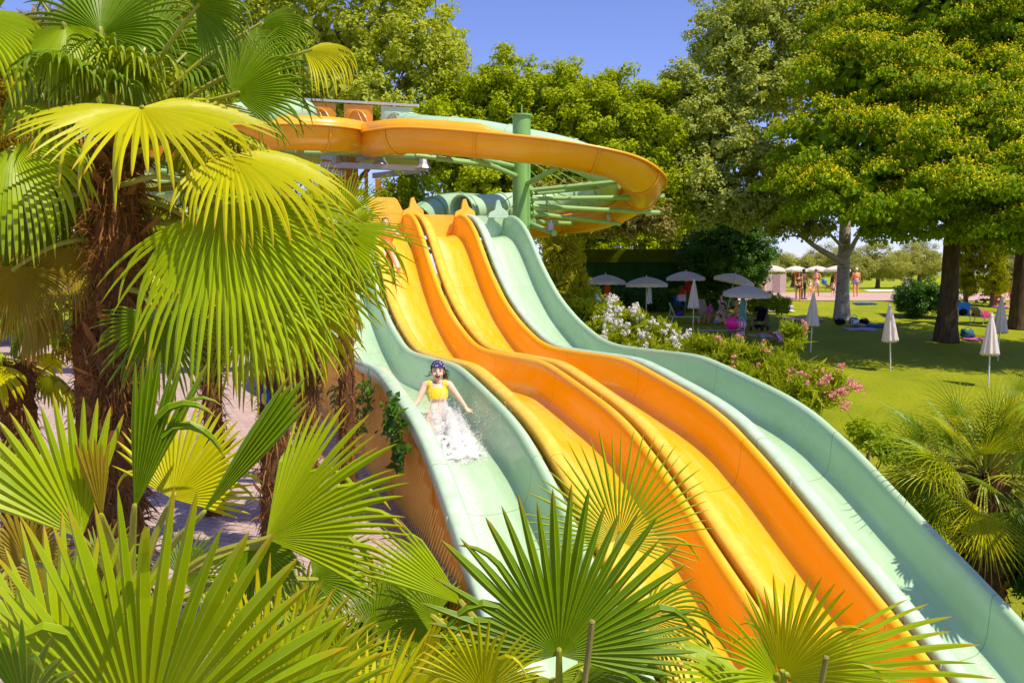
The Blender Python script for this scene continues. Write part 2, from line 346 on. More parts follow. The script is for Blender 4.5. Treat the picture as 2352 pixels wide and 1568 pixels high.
def ring(b, c, T, R, a0, a1, th=.035, w=.05, n=22):
    T = nrm(T); side = nrm(np.cross(T, [0, 0, 1.])); up = nrm(np.cross(side, T)); A = np.linspace(a0, a1, n)
    d = np.sin(A)[:, None]*side-np.cos(A)[:, None]*up
    g = np.stack([c+d*(R+.004)-T*w/2, c+d*(R+th)-T*w/2, c+d*(R+th)+T*w/2, c+d*(R+.004)+T*w/2], 1); b.grid(g, 0, cv=True)
def flume(name, label, pts, R, mat, a=1.62, step=22, high=None, tube=False):
    path = catmull(pts, 14); th = thing(name, label, 'water slide', (path[0][0], path[0][1], float(ground_h(path[0][0], path[0][1]))))
    b = MB(); sweep(b, path, R, -pi if tube else -a, pi if tube else a, 30 if tube else 22, 0 if tube else .07)
    o = keep(th, b.build('trough' if not tube else 'tube', mat, smooth=True)); md = o.modifiers.new('thick', 'SOLIDIFY'); md.thickness = .025; md.offset = -1
    T = np.gradient(path, axis=0)
    for i in range(4, len(path)-2, step):
        b = MB(); ring(b, path[i], T[i], R, -pi if tube else -a, pi if tube else a); keep(th, b.build('joint_flange', mat, smooth=True))
    if tube:
        b = MB(); ring(b, path[-1], T[-1], R-.02, -pi, pi, .06, .07); keep(th, b.build('mouth_ring', mat, smooth=True))
    if high is not None:
        i0, i1, sd = high; g = path[i0:i1]; Tt = nrm(T[i0:i1]); side = nrm(np.cross(Tt, [0, 0, 1.])); n = len(g)
        h = .27*np.clip(np.minimum(np.arange(n), np.arange(n)[::-1])/6., 0, 1); h = h*h*(3-2*h)
        base = g+sd*side*(R+.02)+np.array([0, 0, .05]); b = MB()
        top = base+np.c_[np.zeros((n, 2)), h]+side*sd*-.05*h[:, None]
        b.grid(np.stack([base-sd*side*.03, top-sd*side*.03, top+sd*side*.03, base+sd*side*.05], 1)); keep(th, b.build('splash_guard', mat, smooth=True))
    return th, path
RF = .50
flume('curved_flume', 'orange open flume sweeping round the green column in a wide bend', [P(862, 295, 26), P(852, 308, 23.6), P(858, 313, 21.8), P(895, 308, 20.6), P(955, 304, 20.2), P(1096, 314, 20), P(1289, 336, 20.), P(1408, 362, 20.2), P(1462, 395, 20.9), P(1480, 420, 22.2), P(1463, 448, 23.6), P(1425, 470, 24.5), P(1370, 490, 25), P(1290, 502, 25.4), P(1215, 512, 25.6), P(1150, 520, 25.8)], RF, M_of, high=(30, 78, 1))
flume('curved_flume', 'orange open flume bending off behind the tall shaggy palm', [P(800, 292, 26), P(815, 302, 23.6), P(810, 306, 21.8), P(770, 301, 20.6), P(700, 297, 20.2), P(600, 297, 20), P(480, 305, 20), P(340, 322, 20), P(200, 342, 20.4), P(90, 364, 21), P(20, 392, 22.3), P(40, 422, 24), P(120, 442, 25.5)], RF, M_of, high=(26, 70, -1))
flume('tube_slide', 'pale green enclosed tube slide looping behind the green column', [P(930, 292, 26), P(990, 300, 24.6), P(1088, 309, 23.6), P(1181, 326, 23.2), P(1300, 352, 22.8), P(1372, 382, 22.7), P(1402, 412, 23.4), P(1388, 438, 24.2), P(1340, 455, 25), P(1270, 466, 25.2), P(1190, 474, 24.8), P(1120, 480, 24), P(1062, 484, 23.2)], .42, M_gf, tube=True, step=18)
flume('tube_slide', 'short dull green tube slide end lying behind the lane dividers', [P(1150, 486, 27), P(1090, 476, 26.2), P(1030, 476, 25.4), P(990, 488, 24.6), P(960, 508, 23.8)], .42, M_gd, tube=True, step=18)
flume('tube_slide', 'pale green tube slide glimpsed through the shaggy palm crown', [P(700, 262, 26), P(640, 262, 24.5), P(560, 270, 23.6), P(430, 300, 23.2), P(350, 350, 23), P(330, 400, 23.5), P(400, 440, 24.5)], .42, M_gf, tube=True, step=18)
def column(label, u, Y, vtop, R, arms, rods):
    p = P(u, 400, Y); g0 = float(ground_h(p[0], p[1])); top = P(u, vtop, Y)
    th = thing('support_column', label, 'column', (p[0], p[1], g0))
    b = MB(); b.tube([[p[0], p[1], g0-.1], [p[0], p[1], top[2]]], R, 28); b.tube([[p[0], p[1], top[2]], [p[0], p[1], top[2]+.04]], R+.05, 28); b.tube([[p[0], p[1], top[2]], [p[0], p[1], top[2]+.3]], .02, 6)
    keep(th, b.build('shaft', M_col, smooth=True)); o = th.children[0]; o.data.set_sharp_from_angle(angle=.8) if hasattr(o.data, 'set_sharp_from_angle') else None
    b = MB(); b.box([p[0]+R*.72, p[1]-R*.72, (g0+top[2])/2-.4], (.05, .03, top[2]-g0-1.2)); keep(th, b.build('cable_duct', M_col))
    for (e, s0) in arms:
        e = np.array(e); s_ = np.array(s0); d = nrm(e-s_); b = MB(); b.tube([s_-d*.05, e], .062, 10); b.tube([e-d*.0, e+d*.015], .075, 10); b.tube([s_, s_+d*.06], .11, 10)
        arm = keep(th, b.build('arm', M_arm, smooth=False))
        b = MB(); k = s_+(e-s_)*.86; b.box(k+[0, 0, .13], (.12, .09, .18)); b.tube([k+[0, 0, .1], k+[0, 0, .3]], .03, 6); keep(arm, b.build('saddle_bracket', M_steel))
    for a, c in rods:
        b = MB(); b.tube([a, c], .014, 5); keep(th, b.build('tie_rod', M_arm))
YC = 22.
mk = lambda x0, y0, x1, y1, Y1: (Z7(x1, y1, Y1), Z7(x0, y0, YC))
column('tall green round column standing beside the bend of the orange flume', 1198, YC, 268, .235,
    [mk(1050, 800, 1950, 712, 21.6), mk(1050, 830, 1720, 765, 23.4), mk(1060, 875, 2265, 860, 22.6), mk(1060, 942, 2220, 1003, 23.6), mk(1055, 1010, 1860, 1105, 24.6), mk(1055, 1085, 1475, 1105, 25.2), mk(1050, 1105, 1265, 1192, 20.8), mk(990, 750, 1310, 585, 20.2), mk(950, 680, 520, 505, 20.2), mk(925, 585, 600, 512, 21.), mk(900, 600, 200, 510, 20.6), mk(890, 590, 0, 480, 21.2)],
    [(Z7(1050, 540, YC), Z7(1500, 805, 22.8)), (Z7(1050, 620, YC), Z7(1300, 880, 22.6)), (Z7(1050, 700, YC), Z7(1290, 1010, 22.8)), (Z7(1180, 550, 21.), Z7(1480, 730, 22)), (Z7(880, 850, YC), Z7(670, 1000, 23)), (Z7(890, 940, YC), Z7(790, 1030, 21.5)), (Z7(1050, 780, YC), Z7(1380, 950, 24)), (Z7(1300, 830, 22.6), Z7(1640, 930, 23.5))])
mk2 = lambda u0, v0, u1, v1, Y1: (P(u1, v1, Y1), P(u0, v0, YC))
column('green round column half hidden behind the shaggy palm fronds', 452, YC, 262, .235, [mk2(440, 400, 330, 388, 20.4), mk2(440, 415, 320, 402, 21.2), mk2(440, 430, 330, 425, 22.5), mk2(440, 445, 340, 450, 23.6), mk2(465, 390, 640, 352, 20.4), mk2(465, 380, 560, 350, 21), mk2(440, 420, 165, 408, 21)],
    [(P(440, 380, YC), P(350, 440, 23)), (P(440, 395, YC), P(370, 470, 23))])
# start platform of the curved slides
dk = P(810, 338, 27); pf = thing('start_platform', 'white steel platform with orange and green railing panels above the flumes', 'platform', (dk[0], dk[1]+1, float(ground_h(dk[0], dk[1]+1))))
YA, YB = 27.4, 25.6                       # the railing runs back to the left
def pr(f, h):                              # f 0..1 along railing, h metres below the top rail
    a = Z6(60, 38, YA); c = Z6(1750, 132, YB); p = a+(c-a)*f; return p-np.array([0, 0, h])
def beam(b, a, c, w, h):
    a, c = np.array(a), np.array(c); d = nrm(c-a); s_ = nrm(np.cross(d, [0, 0, 1.])); u = np.cross(s_, d)
    g = [a+s_*i*w/2+u*j*h/2 for i, j in ((-1, -1), (1, -1), (1, 1), (-1, 1))]; g2 = [x+c-a for x in g]
    b.add(g+g2, [[0, 1, 2, 3], [7, 6, 5, 4], [0, 4, 5, 1], [1, 5, 6, 2], [2, 6, 7, 3], [3, 7, 4, 0]])
b = MB(); beam(b, pr(-.35, 0), pr(1, 0), .06, .07); keep(pf, b.build('top_rail', M_white))
for f in (-.12, .12, .14, .42, .435, .45, .69, .705, .72, .965, 1.):
    b = MB(); beam(b, pr(f, .0), pr(f, 1.45), .035, .035); keep(pf, b.build('rail_post', M_white))
M_pm = flume_mat('panel_mint', (.50, .70, .48), (.6, .74, .56))
for f0, f1, m in ((-.1, .11, M_pm), (.155, .405, M_of), (.465, .675, M_of), (.735, .95, M_pm)):
    b = MB(); a, c = pr(f0, .07), pr(f1, .07); dd = np.array([0, 0, -1.1]); fw = nrm(np.cross(c-a, [0, 0, 1.]))*.04
    N_ = 12; U_ = np.linspace(0, 1, N_); V_ = np.linspace(0, 1, 8); g = a+U_[:, None, None]*(c-a)+V_[None, :, None]*dd
    bul = np.minimum(np.minimum(U_, 1-U_)[:, None]*5, np.minimum(V_, 1-V_)[None]*5).clip(0, 1); g = g+fw*(bul[..., None]*.9-.5)
    b.grid(g); pn = keep(pf, b.build('railing_panel', m, smooth=True))
    b = MB(); A = np.linspace(0, pi, 16); wd = np.linalg.norm(c-a); cc_ = (a+c)/2+dd*.62+fw*.9; e = nrm(c-a)
    b.tube([cc_+e*cos(x)*wd*.36+np.array([0, 0, 1])*sin(x)*.5 for x in A], .022, 6); b.tube([cc_+np.array([0, 0, .5]), cc_+e*.25], .022, 6); keep(pn, b.build('raised_arch', m))
b = MB(); a, c = pr(-.35, 1.5), pr(1, 1.5); bk_ = np.array([-.5, 3.2, 0]); b.add([a, c, c+bk_, a+bk_, a-[0, 0, .12], c-[0, 0, .12], c+bk_-[0, 0, .12], a+bk_-[0, 0, .12]], [[0, 1, 2, 3], [7, 6, 5, 4], [0, 4, 5, 1], [1, 5, 6, 2], [2, 6, 7, 3], [3, 7, 4, 0]]); keep(pf, b.build('deck', M_steel))
for a, c in ((Z6(250, 640, 26.5), Z6(1650, 705, 25.)), (Z6(550, 860, 25), Z6(1870, 915, 24)), (Z6(1200, 1000, 26), Z6(1760, 940, 24.2)), (Z6(560, 760, 26.5), Z6(830, 800, 25)), (Z6(560, 930, 26), Z6(820, 975, 25)), (Z6(1000, 790, 26), Z6(1250, 760, 24.5))):
    b = MB(); beam(b, a, c, .14, .16); keep(pf, b.build('steel_beam', M_steel))
for x, y, Y_ in ((745, 790, 24.9), (1275, 800, 24.5), (1810, 850, 24.1)):
    p = Z6(x, y+60, Y_); b = MB(); b.tube([p, p+[0, 0, .10], p+[0, 0, .42]], [.24, .16, .08], 8); keep(pf, b.build('pedestal', M_steel))
for x0, x1, y0, y1, Y_ in ((340, 920, 715, 722, 24.4), (900, 1050, 740, 735, 24.9), (1200, 1700, 735, 760, 24.3), (110, 230, 690, 690, 24)):
    b = MB(); b.tube([Z6(x0, y0, Y_), Z6(x1, y1, Y_)], .07, 10); keep(pf, b.build('steel_tube', M_arm))
M_tim = plain('orange_timber', (.50, .22, .05), .8, .2, var=.3, scale=3)
for x, y, Y_, wd in ((1250, 1040, 25.5, .16), (1100, 900, 26.2, .1), (620, 880, 26, .22), (100, 880, 26.5, .22)):
    p = Z6(x, y, Y_); b = MB(); g0 = float(ground_h(p[0], p[1])); b.box([p[0], p[1], (g0+p[2])/2], (wd, wd, p[2]-g0)); keep(pf, b.build('timber_post', M_tim))
p0, p1 = Z6(560, 760, 28.5), Z6(1000, 1000, 28.5); b = MB(); b.box((p0+p1)/2-[0, 0, 1.2], (p1[0]-p0[0], .1, 3.4)); b.box(Z6(930, 810, 27), (.42, .1, .5), rot((0, 1, 0), .6)); keep(pf, b.build('timber_screen', M_tim))
# deck behind the lane starts
pd = S(16.2*SW, 2.4, lip(15.4*SW)-.62); d2 = thing('start_deck', 'grey deck on posts behind the four lane starts', 'platform', (pd[0], pd[1], float(ground_h(pd[0], pd[1]))))
b = MB(); b.box(pd, (4.9, 1.8, .12), rot((0, 0, 1), -SA)); keep(d2, b.build('deck', M_steel))
for q in (.2, 4.5):
    for s_ in (15.6, 16.8):
        p = S(s_*SW, q, pd[2]); b = MB(); g0 = float(ground_h(p[0], p[1])); b.tube([[p[0], p[1], g0], p], .06, 8); keep(d2, b.build('deck_post', M_steel))
# ------------------------------------------------------------------ fan palms
def palmleaf(name, a, b_, back, tip, trans, tcol):
    t = NT(name); r = t.isl(); uv = t.n('SeparateXYZ', {0: t.uv()}); U, V = uv.outputs[0], uv.outputs[1]
    c = t.mix(r, a, b_); c = t.mix(t.math('MULTIPLY', t.ramp(t.noise(1.7, 3, t.obj()), (.4, 0.), (.7, .6)), 1.), c, [x*.9+y*.4 for x, y in zip(a, b_)])
    fib = t.math('MULTIPLY', t.math('PINGPONG', t.math('MULTIPLY', U, 14.), .5), .5); c = t.mix(fib, c, [x*1.5 for x in b_])
    rib = t.math('MULTIPLY', t.ramp(t.math('ABSOLUTE', t.math('SUBTRACT', U, .5)), (.03, 1.), (.07, 0.)), .6); c = t.mix(rib, c, (.46, .47, .02))
    edge = t.math('MULTIPLY', t.ramp(t.math('ABSOLUTE', t.math('SUBTRACT', U, .5)), (.42, 0.), (.5, 1.)), .75); c = t.mix(edge, c, (.52, .50, .02))
    c = t.mix(t.math('MULTIPLY', t.ramp(V, (.86, 0.), (1., 1.)), t.ramp(r, (.2, .1), (.5, .9))), c, tip)
    c = t.mix(t.math('MULTIPLY', t.n('NewGeometry').outputs['Backfacing'], .7), c, back)
    sh = t.bsdf(c, .34, t.bump(fib, .25, .004), .20)
    tc = t.mix(fib, tcol, [x*.75 for x in tcol]); tr = t.n('BsdfTranslucent', {'Color': tc}).outputs[0]
    return t.done(t.n('MixShader', {0: trans, 1: sh, 2: tr}).outputs[0])
M_pf = palmleaf('palm_leaf_bright', (.14, .245, .001), (.32, .41, .002), (.27, .33, .010), (.50, .27, .01), .20, (.66, .70, .001))
M_pd = palmleaf('palm_leaf_deep', (.055, .135, .001), (.13, .23, .002), (.15, .22, .010), (.32, .20, .01), .18, (.36, .52, .001))
M_py = palmleaf('palm_leaf_sun_yellow', (.33, .36, .001), (.54, .50, .002), (.40, .39, .010), (.52, .26, .01), .24, (.82, .72, .001))  # sunlight put into the leaf colour: yellower copy, mainly for the lit fans
M_pb = palmleaf('palm_leaf_browning', (.20, .15, .008), (.31, .20, .012), (.24, .16, .03), (.28, .13, .02), .3, (.40, .26, .006))
M_pet = plain('palm_stalk', (.30, .31, .03), .45, .4, var=.3, scale=6)
M_fib = leafmat('palm_fibre', (.15, .06, .02), (.36, .17, .05), trans=.1, rough=.9, spec=.1)
M_trk = plain('palm_trunk_bark', (.15, .07, .028), .95, .1, var=.5, scale=14, bump=.9)
M_husk = leafmat('leaf_base_husk', (.22, .09, .025), (.42, .20, .06), trans=.1, rough=.8, spec=.2)
def frond(b, hub, tip, up, n=36, half=105, droop=.3, cup=.0, kink=.3, base=None, seed=0, sk=.62, wid=1., fold=.95, mi=0, pr=.011):
    """One fan leaf: N pleated segments joined near the hub and free towards their tips, hanging with their weight."""
    rg = np.random.default_rng(seed); hub = np.asarray(hub, float); a = np.asarray(tip, float)-hub; R = np.linalg.norm(a); a = a/R
    N = np.asarray(up, float); N = nrm(N-a*N.dot(a)); s = np.cross(N, a); H = math.radians(half)
    TT = np.array([.02, .12, .25, .38, .5, .6, .7, .79, .87, .94, 1.]); K = len(TT); dth = 2*H/n; gdir = np.array([0, 0, -1.])
    th = -H+dth*(np.arange(n)+.5); L = R*(1-.30*(np.abs(th)/max(H, .6))**2*min(1, H/1.4))*rg.uniform(.93, 1.04, n)
    j = rg.normal(0, dth*.10, n); kk = np.where(rg.random(n) < kink, rg.uniform(.5, 1.5, n), 0); kp = rg.uniform(.55, .8, n)
    def curve(ang, jit, Lx, kx, kpx):
        d0 = np.cos(ang)[:, None]*a+np.sin(ang)[:, None]*s+cup*N; d0 = nrm(d0)
        p = hub+d0*(Lx*TT[0])[:, None]; out = [p]; d = d0
        for k in range(1, K):
            t = TT[k]; st = (TT[k]-TT[k-1])
            side = nrm(np.cross(N, d0)); d = nrm(d+gdir*(droop*st*(2.2*t*t+.25)*2.4)+gdir*((t > kpx)*kx*st*5)[:, None]+side*(jit*st*3*(t > .4))[:, None])
            p = p+d*(Lx*st)[:, None]; out.append(p)
        return np.stack(out, 1)
    Mid = curve(th, j, L, kk, kp)
    T_ = nrm(np.gradient(Mid, axis=1)); W = nrm(np.cross(T_, np.broadcast_to(N, T_.shape))); Nn = np.cross(W, T_)
    r = TT[None]*L[:, None]; wj = 2*r*math.tan(dth/2)*1.01; split = sk*rg.uniform(.85, 1.15, n)[:, None]
    wf = 2*(split*L[:, None])*math.tan(dth/2)*np.clip((1-TT[None])/(1-split*.9), 0, 1)**.5
    w = np.where(TT[None] < split, wj, np.minimum(wj, wf))*wid/2; w[:, -1] = .0006
    f = fold*np.where(TT < .1, .6, 1.)[None]*w
    Lf = Mid+W*w[..., None]; Rt = Mid-W*w[..., None]; Mm = Mid+Nn*f[..., None]
    for i in range(n):
        uv = np.stack([np.repeat([[0.], [.5], [1.]], K, 1).T.reshape(K, 3), np.repeat(TT[:, None], 3, 1)], -1)
        b.grid(np.stack([Lf[i], Mm[i], Rt[i]], 1), mi, uv)
    if base is not None:
        bp = np.asarray(base, float); q = hub-bp; m = (bp+hub)/2+np.array([0, 0, .10*np.linalg.norm(q)]); pts = catmull([bp, m, hub, hub+a*R*.05], 6)
        b.tube(pts, np.r_[np.linspace(pr*1.7, pr*.8, len(pts)-3), pr*.6, pr*.35, pr*.1], 6, 1)
def shag(b, c0, c1, r0, r1, n, seed, ln=.16, mi=0, wd=.005, down=True):
    rg = np.random.default_rng(seed); t = rg.random(n); A = rg.random(n)*2*pi; c0 = np.asarray(c0); c1 = np.asarray(c1)
    ax = nrm(c1-c0); e1 = nrm(np.cross(ax, [.3, 1, .1])); e2 = np.cross(ax, e1); out = np.cos(A)[:, None]*e1+np.sin(A)[:, None]*e2
    p = c0+(c1-c0)*t[:, None]+out*((r0+(r1-r0)*t)*rg.uniform(.85, 1.06, n))[:, None]
    d = nrm(out*rg.uniform(.1, .9, n)[:, None]+ax*rg.uniform(-1.2, .5, n)[:, None]+rg.normal(0, .35, (n, 3))); l = ln*rg.uniform(.4, 1.3, n)[:, None]
    sd = nrm(np.cross(d, rg.normal(0, 1, (n, 3)))); w_ = wd*rg.uniform(.5, 1.4, n)[:, None]
    m = p+d*l*.55+np.array([0, 0, -.10])*l*.3; e = p+d*l+np.array([0, 0, -1.])*l*.35
    b.quads(np.stack([p-sd*w_, p+sd*w_, m+sd*w_*.9, m-sd*w_*.9], 1), mi); b.quads(np.stack([m-sd*w_*.9, m+sd*w_*.9, e+sd*w_*.2, e-sd*w_*.2], 1), mi)
def trunk(th, base, top, r0, r1, fib=900, husk=40, seed=0, ln=.16):
    base = np.asarray(base, float); top = np.asarray(top, float); rg = np.random.default_rng(seed)
    k = 40; t = np.linspace(0, 1, k); A = np.linspace(0, 2*pi, 22, endpoint=False)
    r = (r0+(r1-r0)*t)[:, None]*(1+.09*rg.normal(0, 1, (k, 22))+.05*np.sin(t*60)[:, None]); pts = base+(top-base)*t[:, None]
    g = pts[:, None]+np.stack([r*np.cos(A), r*np.sin(A), rg.normal(0, .012, (k, 22))], -1)
    b = MB(); b.grid(g, 0, cv=True); tk = keep(th, b.build('trunk', M_trk))
    b = MB(); shag(b, base, top+[0, 0, .08], r0, r1, fib, seed, ln)
    if husk:
        for i in range(husk):
            f = rg.uniform(.25, 1) if i > husk*.4 else rg.uniform(.85, 1.03); an = rg.random()*2*pi; o = np.array([cos(an), sin(an), 0]); p = base+(top-base)*f+o*(r0+(r1-r0)*f)*.95
            L = rg.uniform(.08, .20); sd = np.array([-sin(an), cos(an), 0])*rg.uniform(.02, .05); u = nrm(o*rg.uniform(.25, .9)+[0, 0, rg.uniform(.3, 1.)]); w2 = sd*.35
            g = np.stack([[p-sd, p+o*.015, p+sd], [p-sd*.9+u*L*.5, p+u*L*.5+o*.03, p+sd*.9+u*L*.5], [p-w2+u*L, p+u*L+o*.01, p+w2+u*L]]); b.grid(g, 1)
    keep(tk, b.build('fibre', [M_fib, M_husk]))
_fs = [0]
def palm(label, fronds, mats, tr=None, cat='palm tree', name='fan_palm', loc=None, group=None):
    """fronds: dicts for frond(); tr: (base, top, r0, r1, fibre count, husks)"""
    l = loc if loc is not None else tr[0]; th = thing(name, label, cat, l, group)
    if tr: trunk(th, *tr[:4], fib=tr[4], husk=tr[5], seed=_fs[0]+5, ln=.13)
    for fr in fronds:
        fr = dict(fr); _fs[0] += 1; m = fr.pop('m', 0); b = MB(); fr.setdefault('seed', _fs[0]); fr.setdefault('sk', .44 if 'tall palm' in label else .62)
        if 'tall palm' in label: fr.setdefault('wid', 1.15); fr.setdefault('fold', 1.0); fr['kink'] = min(.75, fr.get('kink', .3)+.2)
        frond(b, **fr); keep(th, b.build('frond', [mats[m], M_pet]))
    return th
CAMV = np.array([0, -1., 0]); UPV = np.array([0, 0, 1.])
def F(hub, tip, up=(0, -1, .35), **k):
    k.update(hub=P(*hub), tip=P(*tip), up=up); return k
MATS = [M_pf, M_pd, M_py, M_pb]
# --- the tall shaggy palm
c0 = P(272, 1500, 5.0); c0[2] = 0.; ct = P(268, 352, 5.0); cb = ct+[0, 0, -.05]
def crownfill(center, n, R, seed, lo=-.5, hi=1.1, pet=.55, m=(0, 1), az=None, droop=.5, nseg=30):
    rg = np.random.default_rng(seed); out = []
    for i in range(n):
        a = (i+rg.random()*.6)/n*2*pi if az is None else rg.uniform(*az); e = rg.uniform(lo, hi); d = np.array([cos(a)*cos(e), sin(a)*cos(e), sin(e)])
        hub = center+d*pet*rg.uniform(.8, 1.15); r = R*rg.uniform(.85, 1.1); dd = nrm(d+np.array([0, 0, -.55])*(1 if e < .6 else .2))
        upn = nrm(np.array([0, 0, 1.])+d*.25*(-1 if e < .5 else 0)+rg.normal(0, .15, 3)); out.append(dict(hub=hub, tip=hub+dd*r, up=upn, base=center+d*.05, droop=droop*rg.uniform(.7, 1.4), half=rg.uniform(95, 125), n=nseg, m=int(m[rg.integers(len(m))]), kink=.45))
    return out
big = [
 F((232, 78, 4.9), (236, -150, 5.1), (0, -1, -.15), half=112, n=44, droop=.34, base=cb, kink=.35, pr=.016, m=1),
 F((324, 247, 4.55), (440, 360, 4.0), (.06, -.38, .92), half=122, n=44, droop=.16, base=cb, kink=.1, m=2),
 F((536, 217, 4.8), (730, 100, 4.9), (0, -1, .1), half=78, n=40, droop=.30, base=cb, kink=.4, m=1),
 F((529, 357, 4.5), (800, 450, 4.2), (.16, -.42, .9), half=88, n=38, droop=.36, base=cb, kink=.3, m=2),
 F((511, 471, 4.35), (640, 890, 4.0), (.05, -.8, .55), half=86, n=46, droop=.30, base=ct+[.05, -.1, -.2], kink=.3, m=0),
 F((367, 736, 4.5), (372, 935, 4.45), (0, -1, .05), half=118, n=44, droop=.16, base=ct+[.08, -.1, -.8], kink=.05, m=1),
 F((30, 339, 4.6), (110, 560, 4.3), (-.2, -.7, .7), half=95, n=34, droop=.8, base=cb, kink=.5, m=0),
 F((-70, 40, 4.6), (60, 200, 4.4), (0, -.6, .8), half=100, n=36, droop=.7, base=cb, kink=.5, m=0),
 F((37, 614, 4.9), (40, 800, 4.9), (0, -1, .1), half=95, n=38, droop=.3, base=ct+[-.1, 0, -.5], m=3),
 F((175, 569, 5.0), (80, 745, 4.8), (0, -1, .3), half=70, n=34, droop=.3, base=ct+[-.1, 0, -.4], m=3),
 F((450, 20, 4.7), (600, -30, 4.6), (.1, -1, -.2), half=110, n=40, droop=.55, base=cb, kink=.5, m=1),
 F((60, -50, 5.1), (40, -200, 5.3), (0, -1, -.2), half=115, n=36, droop=.45, base=cb, m=1),
 F((640, 470, 5.1), (840, 640, 4.9), (.1, -.6, .8), half=92, n=36, droop=.5, base=ct+[.1, .1, -.2], m=0),
 F((655, 590, 5.2), (850, 690, 5.0), (.1, -.6, .8), half=85, n=34, droop=.5, base=ct+[.1, .1, -.4], m=0),
 F((560, 640, 5.2), (720, 830, 5.1), (.1, -.7, .7), half=95, n=36, droop=.5, base=ct+[.1, .1, -.6], m=2),
 F((410, 520, 5.4), (480, 720, 5.4), (0, -.8, .6), half=100, n=34, droop=.4, base=ct+[.1, .1, -.4], m=2),
 F((150, 430, 5.4), (20, 560, 5.5), (0, -.8, .6), half=100, n=34, droop=.5, base=ct+[-.1, .1, -.2], m=1),
 F((420, 130, 5.3), (560, 60, 5.6), (0, -.9, .3), half=110, n=36, droop=.4, base=cb, m=1),
 F((110, 170, 5.4), (-20, 200, 5.6), (0, -.8, .5), half=110, n=36, droop=.5, base=cb, m=1),
]
big += crownfill(ct, 13, .54, 11, -.35, .9, .66, (1, 1, 0, 2), az=(.0, pi), droop=.8)
big += crownfill(ct+[0, 0, .05], 7, .40, 31, .25, 1.1, .42, (1, 2, 0), az=(-pi, 0), droop=1.0, nseg=26)
big += crownfill(ct+[0, 0, -.25], 7, .50, 12, -.7, -.1, .6, (3, 1, 2), az=(.2, pi+.9), droop=.9)
big += [F((590, 660, 4.9), (700, 930, 4.7), (0, -.85, .5), half=80, droop=.3, base=ct+[.1, .05, -.5], m=0), F((250, 330, 5.2), (120, 470, 5.0), (-.2, -.6, .7), half=90, droop=.8, kink=.6, base=cb, m=1), F((700, 120, 4.9), (850, 110, 4.8), (0, -.7, .6), half=60, n=24, droop=.8, kink=.5, base=cb, m=2), F((150, 60, 4.7), (120, 230, 4.5), (0, -.7, .6), half=95, droop=.8, kink=.6, base=cb, m=0)]
big += [F((745, 520, 5.3), (965, 615, 5.1), (.0, -.7, .7), half=42, n=24, droop=.12, base=ct+[.1, .1, -.2], m=0, sk=.5),
 F((700, 610, 5.3), (915, 695, 5.1), (.0, -.7, .7), half=48, n=26, droop=.15, base=ct+[.1, .1, -.4], m=0, sk=.5),
 F((660, 700, 5.3), (850, 800, 5.2), (.0, -.7, .7), half=70, n=28, droop=.4, base=ct+[.1, .1, -.6], m=2, sk=.5)]
big += [F((330, 120, 5.3), (390, -60, 5.5), (0, -1, 0), half=105, n=34, droop=.4, base=cb, m=1), F((180, 230, 5.3), (60, 330, 5.1), (0, -.7, .7), half=110, n=34, droop=.6, base=cb, m=1), F((590, 60, 5.1), (720, 150, 5.0), (0, -.9, .4), half=95, n=34, droop=.6, base=cb, m=1)]
BIGPALM = palm('tall palm with thick shaggy brown trunk and a wide crown of yellow green fans', big, MATS, (c0, ct, .135, .125, 5200, 70))
# a smaller fan palm between the shaggy palm and the lane starts
p = P(790, 520, 9.5); palm('slender bright fan palm behind the shaggy palm, beside the lane starts', [F((790, 500, 9.5), (850, 400, 9.5), (0, -1, .1), half=78, n=34, sk=.45, droop=.05, kink=.05, m=0, base=p), F((730, 470, 9.5), (745, 365, 9.5), (.2, -1, .1), half=50, n=24, sk=.5, droop=.05, m=2, base=p), F((800, 520, 9.4), (890, 480, 9.3), (0, -.8, .6), half=70, n=28, sk=.5, droop=.2, m=0, base=p), F((740, 520, 9.4), (660, 450, 9.3), (0, -.8, .6), half=80, n=28, sk=.5, droop=.3, m=1, base=p), F((770, 540, 9.3), (760, 640, 9.2), (0, -.8, .5), half=90, n=28, droop=.4, m=1, base=p)], MATS, (np.array([p[0], 9.5, 0]), p, .09, .085, 700, 14))
# --- slim trunks standing on the terrace behind it
for (u, v0, Y, r, vt, lab) in ((197, 1100, 6.6, .085, 640, 'slim dark palm trunk standing just behind the shaggy palm'), (632, 1100, 7.0, .125, 640, 'stout brown palm trunk with a blue parrot figure on it'), (704, 1100, 8.2, .115, 660, 'slim brown palm trunk close to the netted wall'), (487, 1000, 8.8, .10, 660, 'brown palm trunk between the shaggy palm and the parrot trunk'), (40, 960, 7.4, .15, 830, 'short brown palm on the terrace edge with drooping leaves')):
    p = P(u, v0, Y); base = np.array([p[0], p[1], 0.]); tp = P(u-4, vt, Y); fl = crownfill(tp, 11, .46, int(u), -.7, .9, .40, (0, 1, 2, 3), droop=.7, nseg=26)
    palm(lab, fl, MATS, (base, tp, r, r*.95, 1100, 14))
